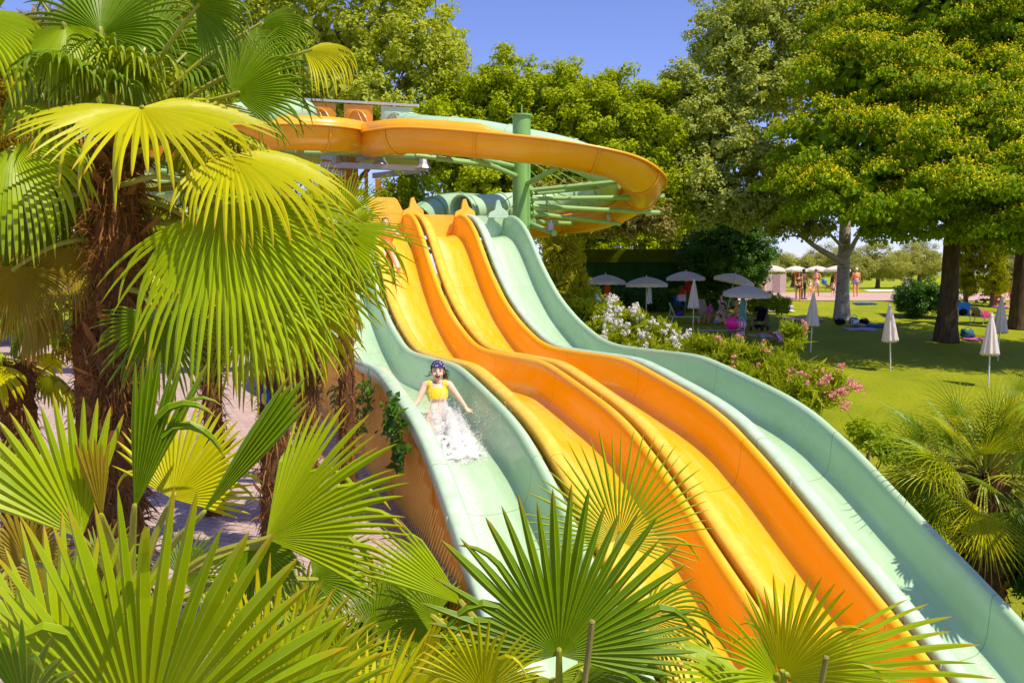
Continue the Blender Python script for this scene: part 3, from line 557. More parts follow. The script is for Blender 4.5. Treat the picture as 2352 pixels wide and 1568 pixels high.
# --- leafy palms right in front
def near_palm(label, base, fr, n=0, **k):
    g0 = float(ground_h(base[0], base[1])); top = np.array(base, float); b0 = np.array([base[0], base[1], g0])
    for f in fr: f.setdefault('base', top+nrm(f['hub']-top)*.04); f.setdefault('pr', .010)
    return palm(label, fr+k.get('extra', []), MATS, (b0, top, .11, .09, 500, 14))
b1 = P(330, 1980, 1.95)
near_palm('low palm whose large green fan fills the lower corner beside the terrace', b1, [
 F((330, 1725, 1.95), (480, 1150, 1.85), (0, -1, .12), half=66, n=26, droop=.06, kink=.14, fold=.9, sk=.66, m=0),
 F((150, 1650, 2.05), (120, 1190, 2.15), (.1, -1, .1), half=45, n=16, droop=.05, kink=.05, fold=.9, m=0),
 F((600, 1660, 2.3), (800, 1360, 2.2), (0, -.9, .5), half=62, n=26, droop=.12, kink=.14, fold=.9, m=2),
 F((620, 1720, 2.0), (900, 1500, 1.9), (0, -.8, .6), half=55, n=24, droop=.12, kink=.14, fold=.9, m=0),
 F((60, 1640, 1.8), (150, 1480, 1.7), (0, -1, .3), half=70, n=18, droop=.2, kink=.1, m=1),
 F((500, 1600, 2.5), (760, 1500, 2.4), (0, -.5, .9), half=85, n=30, droop=.25, m=1),
 F((840, 1750, 2.2), (1080, 1560, 2.1), (0, -.8, .6), half=70, n=26, droop=.2, m=2)])
b2 = P(300, 1420, 2.9)
near_palm('palm with upright fans and one folded spear leaf on the left of the terrace', b2, [
 F((188, 1236, 2.7), (40, 930, 2.7), (.35, -1, .15), half=42, n=16, droop=.04, kink=.14, fold=.9, sk=.7, m=0),
 F((308, 1172, 2.75), (395, 815, 2.75), (.5, -1, 0), half=13, n=10, droop=.0, kink=.14, fold=1.2, wid=1.9, m=1),
 F((396, 1145, 2.9), (500, 930, 3.0), (0, -1, .15), half=84, n=32, droop=.06, kink=.14, fold=.9, m=2),
 F((460, 1185, 2.8), (700, 880, 2.85), (.5, -.9, .3), half=7, n=6, droop=.0, kink=.14, fold=1.3, wid=2.4, m=1),
 F((611, 1236, 2.75), (900, 1030, 2.7), (-.15, -.9, .4), half=52, n=30, droop=.10, kink=.14, fold=.9, sk=.7, m=0),
 F((235, 1190, 2.7), (210, 1010, 2.7), (.6, -1, 0), half=12, n=6, droop=0, kink=.14, fold=1.0, wid=2., m=3),
 F((60, 1290, 2.9), (20, 1150, 2.9), (0, -1, .3), half=95, n=30, droop=.2, m=3),
 F((590, 1255, 2.9), (600, 1420, 2.8), (0, -.9, .4), half=100, n=30, droop=.3, m=1),
 F((150, 1330, 2.9), (260, 1480, 2.8), (0, -.9, .5), half=95, n=30, droop=.3, m=3),
 F((720, 1330, 3.0), (860, 1240, 3.0), (0, -.8, .5), half=75, n=28, droop=.25, m=1)])
b5 = P(760, 1900, 3.4)
near_palm('low leafy palm filling the gap between the terrace and the green lane', b5, [
 F((700, 1480, 3.2), (620, 1330, 3.2), (0, -.9, .4), half=95, n=34, droop=.2, m=0), F((860, 1450, 3.3), (960, 1330, 3.3), (0, -.9, .4), half=95, n=34, droop=.2, m=1), F((780, 1540, 3.0), (790, 1390, 3.0), (0, -.8, .6), half=105, n=36, droop=.2, m=0),
 F((960, 1540, 3.1), (1060, 1440, 3.0), (0, -.8, .6), half=95, n=34, droop=.25, m=2), F((620, 1560, 3.1), (520, 1440, 3.1), (0, -.8, .5), half=95, n=34, droop=.25, m=1), F((880, 1620, 2.9), (980, 1560, 2.8), (0, -.6, .8), half=100, n=34, droop=.25, m=0), F((700, 1400, 3.6), (690, 1280, 3.6), (0, -.9, .3), half=100, n=32, droop=.15, m=1), F((900, 1390, 3.7), (850, 1290, 3.7), (0, -.9, .3), half=80, n=28, droop=.15, m=1)])
b6 = P(60, 1750, 3.4)
near_palm('low leafy palm with browning fans at the picture corner', b6, [
 F((110, 1350, 3.3), (40, 1240, 3.3), (0, -.9, .4), half=100, n=34, droop=.3, m=3), F((230, 1330, 3.4), (330, 1230, 3.4), (0, -.9, .4), half=95, n=34, droop=.25, m=1), F((40, 1450, 3.1), (-40, 1340, 3.1), (0, -.9, .4), half=100, n=34, droop=.3, m=0), F((420, 1330, 3.5), (500, 1240, 3.5), (0, -.9, .4), half=95, n=32, droop=.25, m=1), F((260, 1450, 3.2), (280, 1320, 3.2), (0, -.9, .5), half=105, n=34, droop=.2, m=0), F((480, 1430, 3.3), (600, 1380, 3.3), (0, -.8, .6), half=95, n=32, droop=.3, m=0), F((-20, 1130, 3.6), (-30, 1000, 3.6), (.3, -1, .3), half=95, n=32, droop=.2, m=0)])
b3 = P(1284, 1760, 2.5)
PALM3 = near_palm('palm with a dark green round fan standing in front of the orange lanes', b3, [
 F((1284, 1504, 2.3), (1290, 1120, 2.3), (0, -1, .02), half=107, n=36, droop=.035, kink=.14, fold=.9, sk=.6, m=1),
 F((1420, 1240, 2.75), (1440, 985, 2.8), (0, -1, -.05), half=112, n=40, droop=.06, kink=.14, fold=.9, sk=.42, wid=.8, m=0),
 F((1065, 1390, 2.6), (860, 1225, 2.6), (.2, -.9, .5), half=20, n=14, droop=.05, kink=.14, fold=.8, wid=1.2, m=0),
 F((1330, 1545, 2.5), (1560, 1500, 2.3), (0, -.35, .95), half=100, n=36, droop=.25, kink=.1, m=1),
 F((1480, 1420, 2.9), (1720, 1420, 2.9), (0, -.7, .7), half=75, n=26, droop=.6, kink=.5, sk=.45, wid=.8, m=1),
 F((1110, 1590, 2.1), (1090, 1420, 2.05), (0, -.9, .4), half=75, n=26, droop=.15, kink=.14, m=2),
 F((1270, 1560, 2.5), (1290, 1700, 2.5), (0, -1, .2), half=120, n=36, droop=.2, m=0),
 F((1000, 1420, 2.7), (880, 1330, 2.7), (0, -.7, .6), half=90, n=30, droop=.25, m=1)])
b4 = P(1830, 2000, 2.9)
PALM4 = near_palm('palm with a bright yellow green fan below the right lanes', b4, [
 F((1796, 1555, 2.6), (1960, 1370, 2.5), (.1, -.75, .6), half=62, n=24, droop=.14, kink=.14, fold=.9, sk=.58, m=2),
 F((1800, 1560, 2.6), (2260, 1500, 2.5), (.0, -.6, .8), half=32, n=12, droop=.10, kink=.14, fold=.9, sk=.5, m=0),
 F((1790, 1560, 2.6), (1640, 1470, 2.55), (-.1, -.8, .6), half=50, n=18, droop=.14, kink=.14, fold=.9, sk=.5, m=0),
 F((1760, 1600, 2.7), (1560, 1545, 2.5), (0, -.4, .9), half=60, n=24, droop=.2, m=0),
 F((1860, 1620, 2.7), (2120, 1580, 2.5), (0, -.4, .9), half=60, n=24, droop=.25, m=0)])
# cut leaf stalks
M_cut = plain('cut_stalk', (.27, .22, .07), .7, .2, var=.4, scale=12)
def stalk(parent, a, c):
    b = MB(); b.tube(catmull([P(*a), (P(*a)+P(*c))/2+[.003, 0, 0], P(*c)], 5), .0085, 8); b.tube([P(*c), P(*c)+[0, 0, .006]], [.0095, .006], 8); keep(parent, b.build('cut_stalk', M_cut))
stalk(PALM3, (1330, 1640, 2.25), (1360, 1428, 2.2)); stalk(PALM4, (1868, 1640, 2.45), (1897, 1510, 2.4))
# --- bushy palm at the right edge
rg = np.random.default_rng(5); pc = P(2262, 1090, 8.8); fl = []
for i in range(130):
    a = rg.random()*2*pi; e = rg.uniform(-.95, 1.35); d = np.array([cos(a)*cos(e), sin(a)*cos(e), sin(e)]); hub = pc+d*rg.uniform(.45, .85)*np.array([1.05, 1, .8]); r = rg.uniform(.46, .62)
    fl.append(dict(hub=hub, tip=hub+nrm(d+[0, 0, -.1])*r, up=nrm(rg.normal(0, .35, 3)+np.array([-d[0]*.3, -.5, .7])), base=pc+d*.1, n=22, half=rg.uniform(75, 110), sk=.2, wid=.85, droop=rg.uniform(.1, .35), kink=.05, m=int(rg.choice([0, 1, 1, 2])), fold=.9, pr=.007))
gb = np.array([pc[0], pc[1], float(ground_h(pc[0], pc[1]))])
palm('bushy palm with many narrow spiky fans on the bank beside the slide', fl, MATS, (gb, pc, .26, .22, 1600, 60))
hub = P(2335, 875, 7.); single = palm('single dark fan leaf palm peeking in above the bushy palm', [F((2345, 900, 7.), (2340, 840, 7.), (0, -1, .1), half=120, n=34, sk=.3, wid=.7, droop=.05, kink=0, m=1), F((2400, 930, 7.1), (2440, 860, 7.1), (0, -1, .1), half=120, n=30, sk=.3, droop=.1, kink=0, m=1)], MATS, (np.array([hub[0]+1.0, 7.3, float(ground_h(hub[0]+1, 7.3))]), hub+[.9, .3, -.5], .1, .09, 300, 6))
for fr in crownfill(hub+np.array([.9, .3, -.45]), 12, .5, 44, -.6, 1., .4, (1, 1, 0), droop=.4, nseg=26): b = MB(); frond(b, seed=int(fr['hub'][0]*1000) % 997, **{k: v for k, v in fr.items() if k != 'm'}); keep(single, b.build('frond', [MATS[fr['m']], M_pet]))
# ------------------------------------------------------------------ trees and shrubs
def leafset(rg, p, out, L, W, flat=.5, droop=.3, spread=.62):
    n = len(p); nr = nrm(out*(1-flat)+np.array([0, 0, 1.])*flat+rg.normal(0, spread*.55, (n, 3)))
    ax = nrm(np.cross(nr, rg.normal(0, 1, (n, 3)))); ax = nrm(ax+out*.5+np.array([0, 0, -droop])); sd = nrm(np.cross(nr, ax))
    l = L*rg.uniform(.6, 1.3, n)[:, None]; w = W*rg.uniform(.7, 1.25, n)[:, None]
    up = np.cross(ax, sd)
    return np.stack([p-ax*l*.5, p+sd*w*.5+up*w*.15-ax*l*.05, p+ax*l*.5-up*l*.08, p-sd*w*.5+up*w*.15-ax*l*.05], 1)
def lobes_clumps(rg, lobes, rc, dens=1., shell=(.62, 1.0), squash=1.):
    """clump centres spread through the outer volume of each lobe; lobes: (centre, radii)"""
    out = []
    for c, R in lobes:
        c = np.asarray(c); R = np.asarray(R, float); n = int(dens*3.4*(R[0]*R[1]+R[0]*R[2]+R[1]*R[2])/3/(rc*rc))+5
        d = nrm(rg.normal(0, 1, (n, 3))); f = rg.uniform(*shell, n)[:, None]
        q = c+d*R*f; inside = np.zeros(n, bool)
        for c2, R2 in lobes:
            if c2 is not c: inside |= (((q-np.asarray(c2))/np.asarray(R2))**2).sum(1) < .45
        q = q[~inside]; d = d[~inside]
        out += [(q[i], nrm(d[i]/R*R.mean()), rc*rg.uniform(.6, 1.35)) for i in range(len(q))]
    return out
def crown(th, name, lobes, mat, leaf, rc, cov=1.0, seed=1, flat=.45, droop=.3, dens=1., squash=.75, shell=(.62, 1.), inner=.5, blossom=None, bare=0., pad=False):
    rg = np.random.default_rng(seed); L, W = leaf; cl = lobes_clumps(rg, lobes, rc, dens, shell); Q = []; B = []
    for c, d, r in cl:
        if rg.random() < bare: continue
        n = int(cov*9*r*r/(L*W))+3; v = nrm(rg.normal(0, 1, (n, 3))); rad = r*rg.random(n)[:, None]**.45
        if pad:              # drooping leafy pads: flat on top, hanging at the rim
            h = np.array([d[0], d[1], 0]); o = v*rad*np.array([1.15, 1.15, .34]); rr = np.hypot(o[:, 0], o[:, 1])[:, None]
            p = c+o+h*r*.3+np.array([0, 0, -1.])*(rr/r)**2*r*.42
        else: p = c+v*rad*np.array([1, 1, squash])
        Q.append(leafset(rg, p, nrm(v+d*.7), L, W, flat, droop))
        if blossom:
            m = rg.random(n) < blossom*(.15+1.2*max(0, .35+d[2]*.6+.3*(d[0]-d[1]*.4)))
            k = m & (v[:, 2] > -.35)
            if k.any(): B.append(leafset(rg, p[k]+np.array([0, 0, .06])+v[k]*.06, nrm(v[k]+d*.5), L*.75, W*.42, .2, 1.1))
    b = MB(); b.quads(np.concatenate(Q))
    if inner:
        for c, R in lobes:
            R = np.asarray(R); n = int(inner*26*R.mean()**2/(L*W*9))+4; v = nrm(rg.normal(0, 1, (n, 3))); b.quads(leafset(rg, np.asarray(c)+v*R*rg.uniform(.2, .66, n)[:, None], v, L*3, W*3, .3, .3))
    o = keep(th, b.build(name, mat))
    if B: bb = MB(); bb.quads(np.concatenate(B)); keep(o, bb.build('blossom', M_bract))
    return o, cl
def limbs(th, base, top, r0, r1, targets, mat, seed=0, flare=.28, name='trunk', n=14):
    rg = np.random.default_rng(seed); base = np.asarray(base, float); top = np.asarray(top, float); b = MB()
    t = np.linspace(0, 1, n); A = np.linspace(0, 2*pi, 18, endpoint=False)
    ctr = base+(top-base)*t[:, None]+np.c_[.10*np.sin(t*5+seed)*t, .08*np.cos(t*4)*t, 0*t]*min(1, r0*2); ctr = ctr+(0)
    r = (r0+(r1-r0)*t+r0*flare*np.exp(-t*16))[:, None]*(1+.06*np.sin(A*3+seed)[None]+.05*np.sin(A*5+t[:, None]*9)+.03*rg.normal(0, 1, (n, 18)))
    b.grid(np.stack([ctr[:, None, 0]+r*np.cos(A), ctr[:, None, 1]+r*np.sin(A), ctr[:, None, 2]+0*r], -1), 0, cv=True)
    o = keep(th, b.build(name, mat, smooth=True))
    for i, (tg, f, rr) in enumerate(targets):
        b = MB(); k = int(f*(n-1)); s = ctr[k]; tg = np.asarray(tg, float); mid = (s+tg)/2+rg.normal(0, .06, 3)*np.linalg.norm(tg-s)+np.array([0, 0, -.06])*np.linalg.norm(tg-s)
        pts = catmull([s, mid, tg], 7); b.tube(pts, np.linspace(rr, rr*.3, len(pts)), 9)
        for q in range(3):
            e = pts[-6+q*2]; en = e+nrm(tg-s+rg.normal(0, .7, 3)*np.linalg.norm(tg-s))*np.linalg.norm(tg-s)*.35; b.tube([e, (e+en)/2+[0, 0, .05], en], [rr*.4, rr*.25, rr*.1], 6)
        keep(o, b.build('branch', mat, smooth=True))
    return o
def lb(u, v, Y, ru, rv, rd=None):
    k = Y/FPX; return (P(u, v, Y), (ru*k, (rd or (ru+rv)/2)*k, rv*k))
def bark(name, c1, c2, sc=6., st=.9, mark=None):
    t = NT(name); o = t.obj(); s = t.n('Mapping', {'Vector': o, 'Scale': (1, 1, .25)}).outputs[0]
    c = t.mix(t.ramp(t.noise(sc, 6, s, .7), (.35, 0.), (.65, 1.)), c1, c2)
    if mark: c = t.mix(t.ramp(t.noise(3.2, 5, t.n('Mapping', {'Vector': o, 'Scale': (1, 1, 2.6)}).outputs[0], .7), (.56, 0.), (.63, .9)), c, mark)
    return t.done(t.bsdf(c, .9, t.bump(t.noise(sc*2, 5, s, .7), st, .06), .15))
M_bkd = bark('bark_dark', (.055, .035, .02), (.16, .10, .055)); M_bkw = bark('bark_white', (.34, .29, .26), (.52, .46, .42), 4, .5, (.06, .05, .04)); M_bkb = bark('bark_grey_brown', (.12, .08, .05), (.26, .18, .11))
M_lind = leafmat('linden_leaf', (.085, .18, .001), (.23, .35, .002), (.18, .28, .004), .36, (.40, .52, .001), .6, .1)
M_bract = leafmat('linden_bract', (.62, .52, .004), (.80, .66, .01), None, .3, (.8, .66, .006), .6, .1)
M_pop = leafmat('poplar_leaf', (.21, .30, .002), (.44, .52, .005), (.44, .48, .07), .34, (.58, .60, .002), .55, .12)
M_silv = leafmat('silver_poplar_leaf', (.19, .28, .003), (.42, .50, .008), (.46, .50, .14), .34, (.48, .50, .003), .55, .12)
M_evg = leafmat('evergreen_leaf', (.16, .26, .001), (.45, .56, .002), (.36, .43, .005), .30, (.56, .60, .001), .55, .12)
M_mag = leafmat('broad_leaf', (.10, .13, .005), (.27, .27, .015), (.36, .27, .08), .25, (.30, .32, .006), .45, .3)
M_drk = leafmat('dark_leaf', (.03, .11, .002), (.10, .23, .003), (.06, .15, .004), .24, (.10, .25, .002), .42, .3)
M_olv = leafmat('olive_leaf', (.24, .26, .012), (.42, .42, .03), (.42, .42, .12), .34, (.50, .50, .012), .55, .2)
M_cyp = leafmat('cypress_leaf', (.14, .17, .002), (.58, .52, .006), None, .2, (.5, .46, .004), .7, .15)
M_shr = leafmat('shrub_leaf', (.13, .25, .002), (.38, .46, .003), (.26, .34, .006), .38, (.50, .62, .002), .5, .18)
M_ole = leafmat('oleander_leaf', (.15, .24, .002), (.42, .46, .004), (.30, .34, .01), .36, (.52, .58, .002), .5, .18)
M_oled = leafmat('oleander_dim_leaf', (.18, .25, .002), (.46, .48, .005), (.42, .33, .015), .34, (.46, .50, .003), .5, .15)
M_pin = leafmat('pine_needles', (.20, .15, .003), (.42, .31, .004), None, .34, (.50, .38, .003), .6, .15)
M_wfl = leafmat('white_petal', (.78, .74, .70), (.86, .82, .78), None, .3, (.8, .76, .72), .6, .2); M_kfl = leafmat('pink_petal', (.80, .26, .22), (.86, .46, .40), None, .3, (.8, .36, .30), .6, .2)
M_rfl = leafmat('coral_petal', (.55, .16, .10), (.7, .3, .2), None, .3, (.6, .2, .1), .6, .2)
_ts = [100]
def tree(name, label, lobes, mat, leaf, rc, trunk_px, r0, tb=None, cat='tree', group=None, bk=None, lim=5, tv=None, **k):
    _ts[0] += 1; u, Y = trunk_px; p = P(u, 600, Y); g0 = float(ground_h(p[0], p[1])); base = np.array([p[0], p[1], g0])
    th = thing(name, label, cat, base, group); rg = np.random.default_rng(_ts[0])
    top = np.array([p[0], p[1], 0])+[0, 0, P(u, tv, Y)[2]] if tv is not None else np.array([p[0], p[1], max(g0+.6, np.mean([c[2] for c, R in lobes]))])
    tg = [(lobes[i % len(lobes)][0], .45+.5*rg.random(), r0*.42) for i in range(min(lim, len(lobes)))] if tb is None else [(P(*q), f, rr) for q, f, rr in tb]
    limbs(th, base, top, r0, r0*.55, tg, bk or M_bkb, _ts[0])
    o, cl = crown(th, 'crown', lobes, mat, leaf, rc, seed=_ts[0], **k); return th, o, cl
# background row, left to right
tree('pine_tree', 'yellow brown pine at the edge of the picture behind the shaggy palm', [lb(40, 290, 30, 150, 110), lb(60, 130, 31, 150, 120), lb(240, 120, 31, 120, 120), lb(150, 420, 30, 130, 110), lb(20, 500, 29, 120, 120)], M_pin, (.34, .05), .55, (60, 30), .2, cov=.7, dens=1.0)
tree('broadleaf_tree', 'yellow green tree low down behind the shaggy palm trunk', [lb(110, 640, 31, 140, 100), lb(-40, 690, 31, 120, 90), lb(20, 590, 33, 120, 90)], M_evg, (.2, .11), .5, (110, 31), .2, cov=.8)
tree('broadleaf_tree', 'dark green tree behind the platform and the left flume', [lb(420, 300, 38, 170, 170), lb(560, 420, 37, 170, 150), lb(300, 480, 36, 170, 140), lb(470, 560, 35, 170, 110), lb(680, 560, 35, 150, 110), lb(820, 500, 36, 110, 90)], M_evg, (.22, .12), .62, (520, 37), .35, cov=.8)
tree('poplar_tree', 'tall airy yellow green poplar rising above the platform', [lb(770, 70, 42, 150, 150), lb(900, -30, 42, 140, 120), lb(940, 130, 41, 130, 130), lb(1020, 100, 42, 65, 80), lb(680, 190, 41, 130, 110), lb(840, 230, 40, 160, 110), lb(640, 20, 42, 110, 130), lb(560, 120, 42, 130, 120), lb(1010, 200, 41, 90, 90), lb(440, 60, 42, 140, 130), lb(300, 0, 42, 150, 150)], M_pop, (.19, .15), .52, (800, 42), .35, cov=.8, dens=1.05, inner=.28, bare=.08, shell=(.45, 1.05))
tree('evergreen_tree', 'dense evergreen between the poplar and the green column', [lb(1165, 270, 39, 105, 150), lb(1080, 300, 40, 90, 120), lb(1110, 420, 38, 120, 110), lb(1000, 330, 38, 100, 110)], M_evg, (.2, .11), .42, (1120, 39), .3, cov=1.15, dens=1.25, flat=.4, inner=1., group='evergreens behind the curved slides')
tree('evergreen_tree', 'dense evergreen directly behind the green column top', [lb(1290, 290, 40, 115, 145), lb(1250, 400, 39, 120, 110), lb(1360, 330, 39, 90, 130)], M_evg, (.2, .11), .42, (1280, 40), .3, cov=1.15, dens=1.25, flat=.4, inner=1., group='evergreens behind the curved slides')
tree('evergreen_tree', 'dense evergreen behind the outer bend of the orange flume', [lb(1420, 310, 40, 110, 150), lb(1500, 330, 39, 85, 140), lb(1450, 420, 38, 120, 110), lb(1540, 430, 39, 80, 100), lb(1560, 300, 40, 70, 120)], M_evg, (.2, .11), .42, (1305, 41), .3, cov=1.15, dens=1.25, flat=.4, inner=1., group='evergreens behind the curved slides')
tree('evergreen_tree', 'dark evergreen standing behind the turf roofed hut', [lb(1390, 530, 53, 110, 60), lb(1500, 530, 53, 90, 60), lb(1590, 520, 53, 90, 60), lb(1680, 500, 53, 90, 60), lb(1300, 540, 53, 90, 70)], M_evg, (.22, .12), .6, (1480, 53), .3, cov=1., inner=1., group='evergreens behind the curved slides')
tree('magnolia_tree', 'broad leaved tree with pale leaf undersides under the flume bend', [lb(1400, 495, 36, 110, 52), lb(1490, 505, 36, 75, 48), lb(1330, 480, 36, 90, 60), lb(1250, 480, 35, 70, 60)], M_mag, (.24, .09), .40, (1285, 37), .2, cov=.8, inner=.7)
tree('shrub', 'bright green leafy bush behind the orange lane starts', [lb(935, 440, 25, 65, 50), lb(900, 480, 25, 60, 40), lb(970, 480, 25, 50, 40)], M_shr, (.12, .06), .22, (930, 25), .06, cat='bush', cov=.9)
# white poplar and the lindens
tree('white_poplar', 'tall silvery poplar with pale spotted trunk forking low over the lawn',
     [lb(1660, 90, 40, 85, 120), lb(1750, 40, 41, 130, 130), lb(1565, 195, 39, 40, 60), lb(1600, 250, 39, 85, 70), lb(1700, 200, 40, 130, 110), lb(1820, 160, 41, 120, 120), lb(1660, 330, 39, 140, 90), lb(1600, 400, 38, 75, 75), lb(1760, 390, 39, 120, 90), lb(1720, 470, 38, 110, 50), lb(1650, 470, 38, 80, 60), lb(1860, 420, 40, 90, 90), lb(1880, 0, 41, 100, 100), lb(1815, 505, 39.5, 70, 36), lb(1870, 525, 40, 40, 30), lb(2010, 505, 40, 50, 36)],
     M_silv, (.16, .13), .46, (1938, 40.8), .33, tv=300, bk=M_bkw, tb=[((1800, 500, 39.5), .33, .17), ((2000, 490, 40), .36, .16), ((1860, 380, 40), .7, .14), ((1700, 300, 40), .95, .2), ((1850, 470, 39), .42, .10)], cov=.9, dens=1.25, inner=.35, bare=.05, shell=(.45, 1.05))
def linden(label, lobes, tpx, r0, tv, seed, tb): return tree('linden_tree', label, lobes, M_lind, (.17, .13), .60, tpx, r0, tv=tv, bk=M_bkd, tb=tb, cov=.85, dens=1.35, flat=.5, droop=.9, pad=True, inner=.9, blossom=1.05, shell=(.6, 1.12), group='lindens shading the lawn')
linden('linden in yellow flower with stout dark trunk rising from the lawn', [lb(1900, 320, 31.5, 115, 105), lb(1990, 190, 33, 140, 130), lb(2110, 50, 34.5, 160, 140), lb(2050, 350, 30.5, 160, 100, 150), lb(1840, 415, 31, 85, 50, 100), lb(1950, 440, 29.8, 120, 60, 130), lb(2170, 230, 32, 150, 130), lb(2110, 430, 29.6, 120, 66, 140), lb(1960, 60, 35, 90, 90), lb(2080, 500, 30.6, 80, 42), lb(2170, 470, 35, 150, 60, 150)], (2183, 34.5), .40, 330, 1, [((2050, 350, 33), .8, .2), ((1950, 430, 32), .7, .18), ((2110, 100, 34.5), .98, .22), ((2260, 380, 34), .85, .18)])
linden('linden in yellow flower at the picture edge with straight dark trunk', [lb(2300, 60, 34, 140, 150), lb(2420, 130, 34, 150, 160), lb(2310, 250, 32, 130, 120), lb(2400, 350, 31, 140, 130), lb(2290, 420, 29.5, 120, 75, 140), lb(2250, 330, 30.5, 100, 90), lb(2330, 500, 30, 110, 55, 130), lb(2450, 480, 29.5, 120, 80, 140), lb(2250, -60, 35, 150, 100)], (2346, 38), .34, 330, 2, [((2300, 300, 34), .9, .2), ((2400, 400, 34), .8, .18)])
tree('shade_tree', 'dark clipped round headed tree beside the turf roofed hut', [lb(1668, 585, 45.5, 108, 82), lb(1625, 600, 45.5, 70, 75), lb(1715, 590, 45.5, 68, 80)], M_drk, (.14, .08), .34, (1690, 45.5), .16, cov=1.1, inner=1., bk=M_bkd)
# two more lindens just out of the picture whose shade falls across the lawn
linden('linden standing off to the side, its shade lying across the lawn', [(np.array([21.8, 28.2, 5.6]), (3.4, 3., 2.2)), (np.array([25, 28.5, 8.]), (4, 4, 3.))], (2830, 28.5), .4, 300, 3, [((2700, 350, 28), .8, .2)])
def cyp(label, u, Y, vt, vb, ru): return tree('cypress_tree', label, [lb(u, vt+(vb-vt)*f, Y, ru*s, (vb-vt)*.16) for f, s in ((.06, .55), (.2, .85), (.4, 1.), (.6, 1.), (.8, .9))], M_cyp, (.22, .05), .26, (u, Y), .12, cov=.9, inner=1., flat=.0, droop=-1.2, group='cypresses behind the lindens')
cyp('yellow green cypress between the two dark linden trunks', 2283, 46, 470, 690, 36); cyp('darker cypress close behind the stout linden trunk', 2222, 47, 470, 690, 30)
for i, (u, v, Y, ru, rv, lab) in enumerate(((1815, 612, 86, 60, 42, 'grey green olive tree behind the white far parasols'), (1905, 600, 88, 62, 48, 'olive tree behind the pale poplar trunk'), (2010, 600, 82, 75, 55, 'spreading olive tree with forked leaning trunk'), (2105, 598, 86, 66, 55, 'olive tree next to the stone gate pillar'), (2340, 610, 80, 40, 60, 'olive tree seen past the straight linden trunk'), (1750, 618, 90, 55, 38, 'small olive tree behind the bathers at the path'))):
    tree('olive_tree', lab, [lb(u, v, Y, ru, rv*.8), lb(u-ru*.5, v+rv*.3, Y-1, ru*.6, rv*.6), lb(u+ru*.5, v+rv*.2, Y+1, ru*.6, rv*.6)], M_olv, (.2, .07), .55, (u+8, Y), .22, cov=.8, dens=1.2, inner=.4, bare=.03, bk=M_bkb, group='olive trees beyond the path')
def shrub(label, lobes, mat, leaf, rc, at, cat='bush', name='shrub', **k): return tree(name, label, lobes, mat, leaf, rc, at, .05, cat=cat, **k)
shrub('dark rounded hedge bush by the stone pillar', [lb(2115, 680, 42, 60, 42), lb(2150, 690, 41.5, 55, 36), lb(2090, 700, 42, 35, 26)], M_drk, (.12, .07), .25, (2115, 42), cov=1.1, inner=1.)
shrub('bright yellow green bush behind the teal towel parasol', [lb(1765, 690, 39, 40, 26), lb(1790, 702, 39, 32, 20), lb(1740, 700, 39, 30, 22)], M_shr, (.12, .05), .2, (1765, 39), cov=1.)
# screen of oleander and shrubs round the hut
shrub('big dull oleander with coral flowers beside the green lane', [lb(1290, 590, 25, 60, 55), lb(1270, 660, 24, 60, 60), lb(1320, 665, 25.5, 50, 50), lb(1355, 700, 27, 40, 30)], M_oled, (.16, .045), .25, (1320, 25.5), cov=.85, flat=.1, droop=-.6, inner=.8)
for i, (u, v, Y, ru, rv) in enumerate(((1420, 690, 44.5, 55, 34), (1505, 690, 44.5, 55, 32), (1580, 688, 45, 50, 34), (1640, 685, 45, 50, 30))):
    shrub(('dark shrub behind the parasol with the red towel', 'dark shrub behind the green lounger', 'ferny green shrub behind the closed parasol near the green lounger', 'dark shrub under the round headed tree')[i], [lb(u, v, Y, ru, rv), lb(u-25, v+14, Y, 34, 24)], M_drk if i != 2 else M_shr, (.13, .05), .24, (u, Y), cov=1., inner=1., group='shrubs along the hut wall')
def flowers(o, cl, n, mat, size, seed, zmin=-9, name='blossom', k=7, bias=None):
    rg = np.random.default_rng(seed); Q = []; pool = [c for c in cl if c[1][2] > zmin and (c[1][1] < .35) and (bias is None or bias(c[0]))]
    for i in range(n):
        c, d, r = pool[rg.integers(len(pool))]; q = c+nrm(d+rg.normal(0, .5, 3)+[0, -.3, .3])*r*rg.uniform(.8, 1.15)
        m = int(k*rg.uniform(.6, 1.4)); cc = q+rg.normal(0, size*.8, (m, 3))
        for j in range(5):
            a = j*2*pi/5; Q.append(leafset(rg, cc+np.array([cos(a), 0, sin(a)])*size*.35, np.broadcast_to(np.array([cos(a)*.5, -1, .4+sin(a)*.5]), (m, 3)), size, size*.7, .1, .0, .6))
    b = MB(); b.quads(np.concatenate(Q)); keep(o, b.build(name, mat))
th, o, cl = shrub('oleander covered with white flowers beside the right green lane', [lb(1345, 725, 22.6, 45, 45), lb(1335, 765, 22.4, 40, 40), lb(1380, 735, 23.5, 62, 52), lb(1450, 755, 23, 70, 50), lb(1520, 775, 23, 50, 42), lb(1400, 790, 22.5, 70, 50), lb(1355, 700, 24, 40, 30), lb(1480, 800, 22.5, 70, 40)], M_ole, (.20, .045), .20, (1430, 23.5), cov=1., flat=.05, droop=-.7, inner=.8)
flowers(o, cl, 105, M_wfl, .065, 3, -.3, k=6, bias=lambda c: c[0] > P(1370, 750, 23)[0])
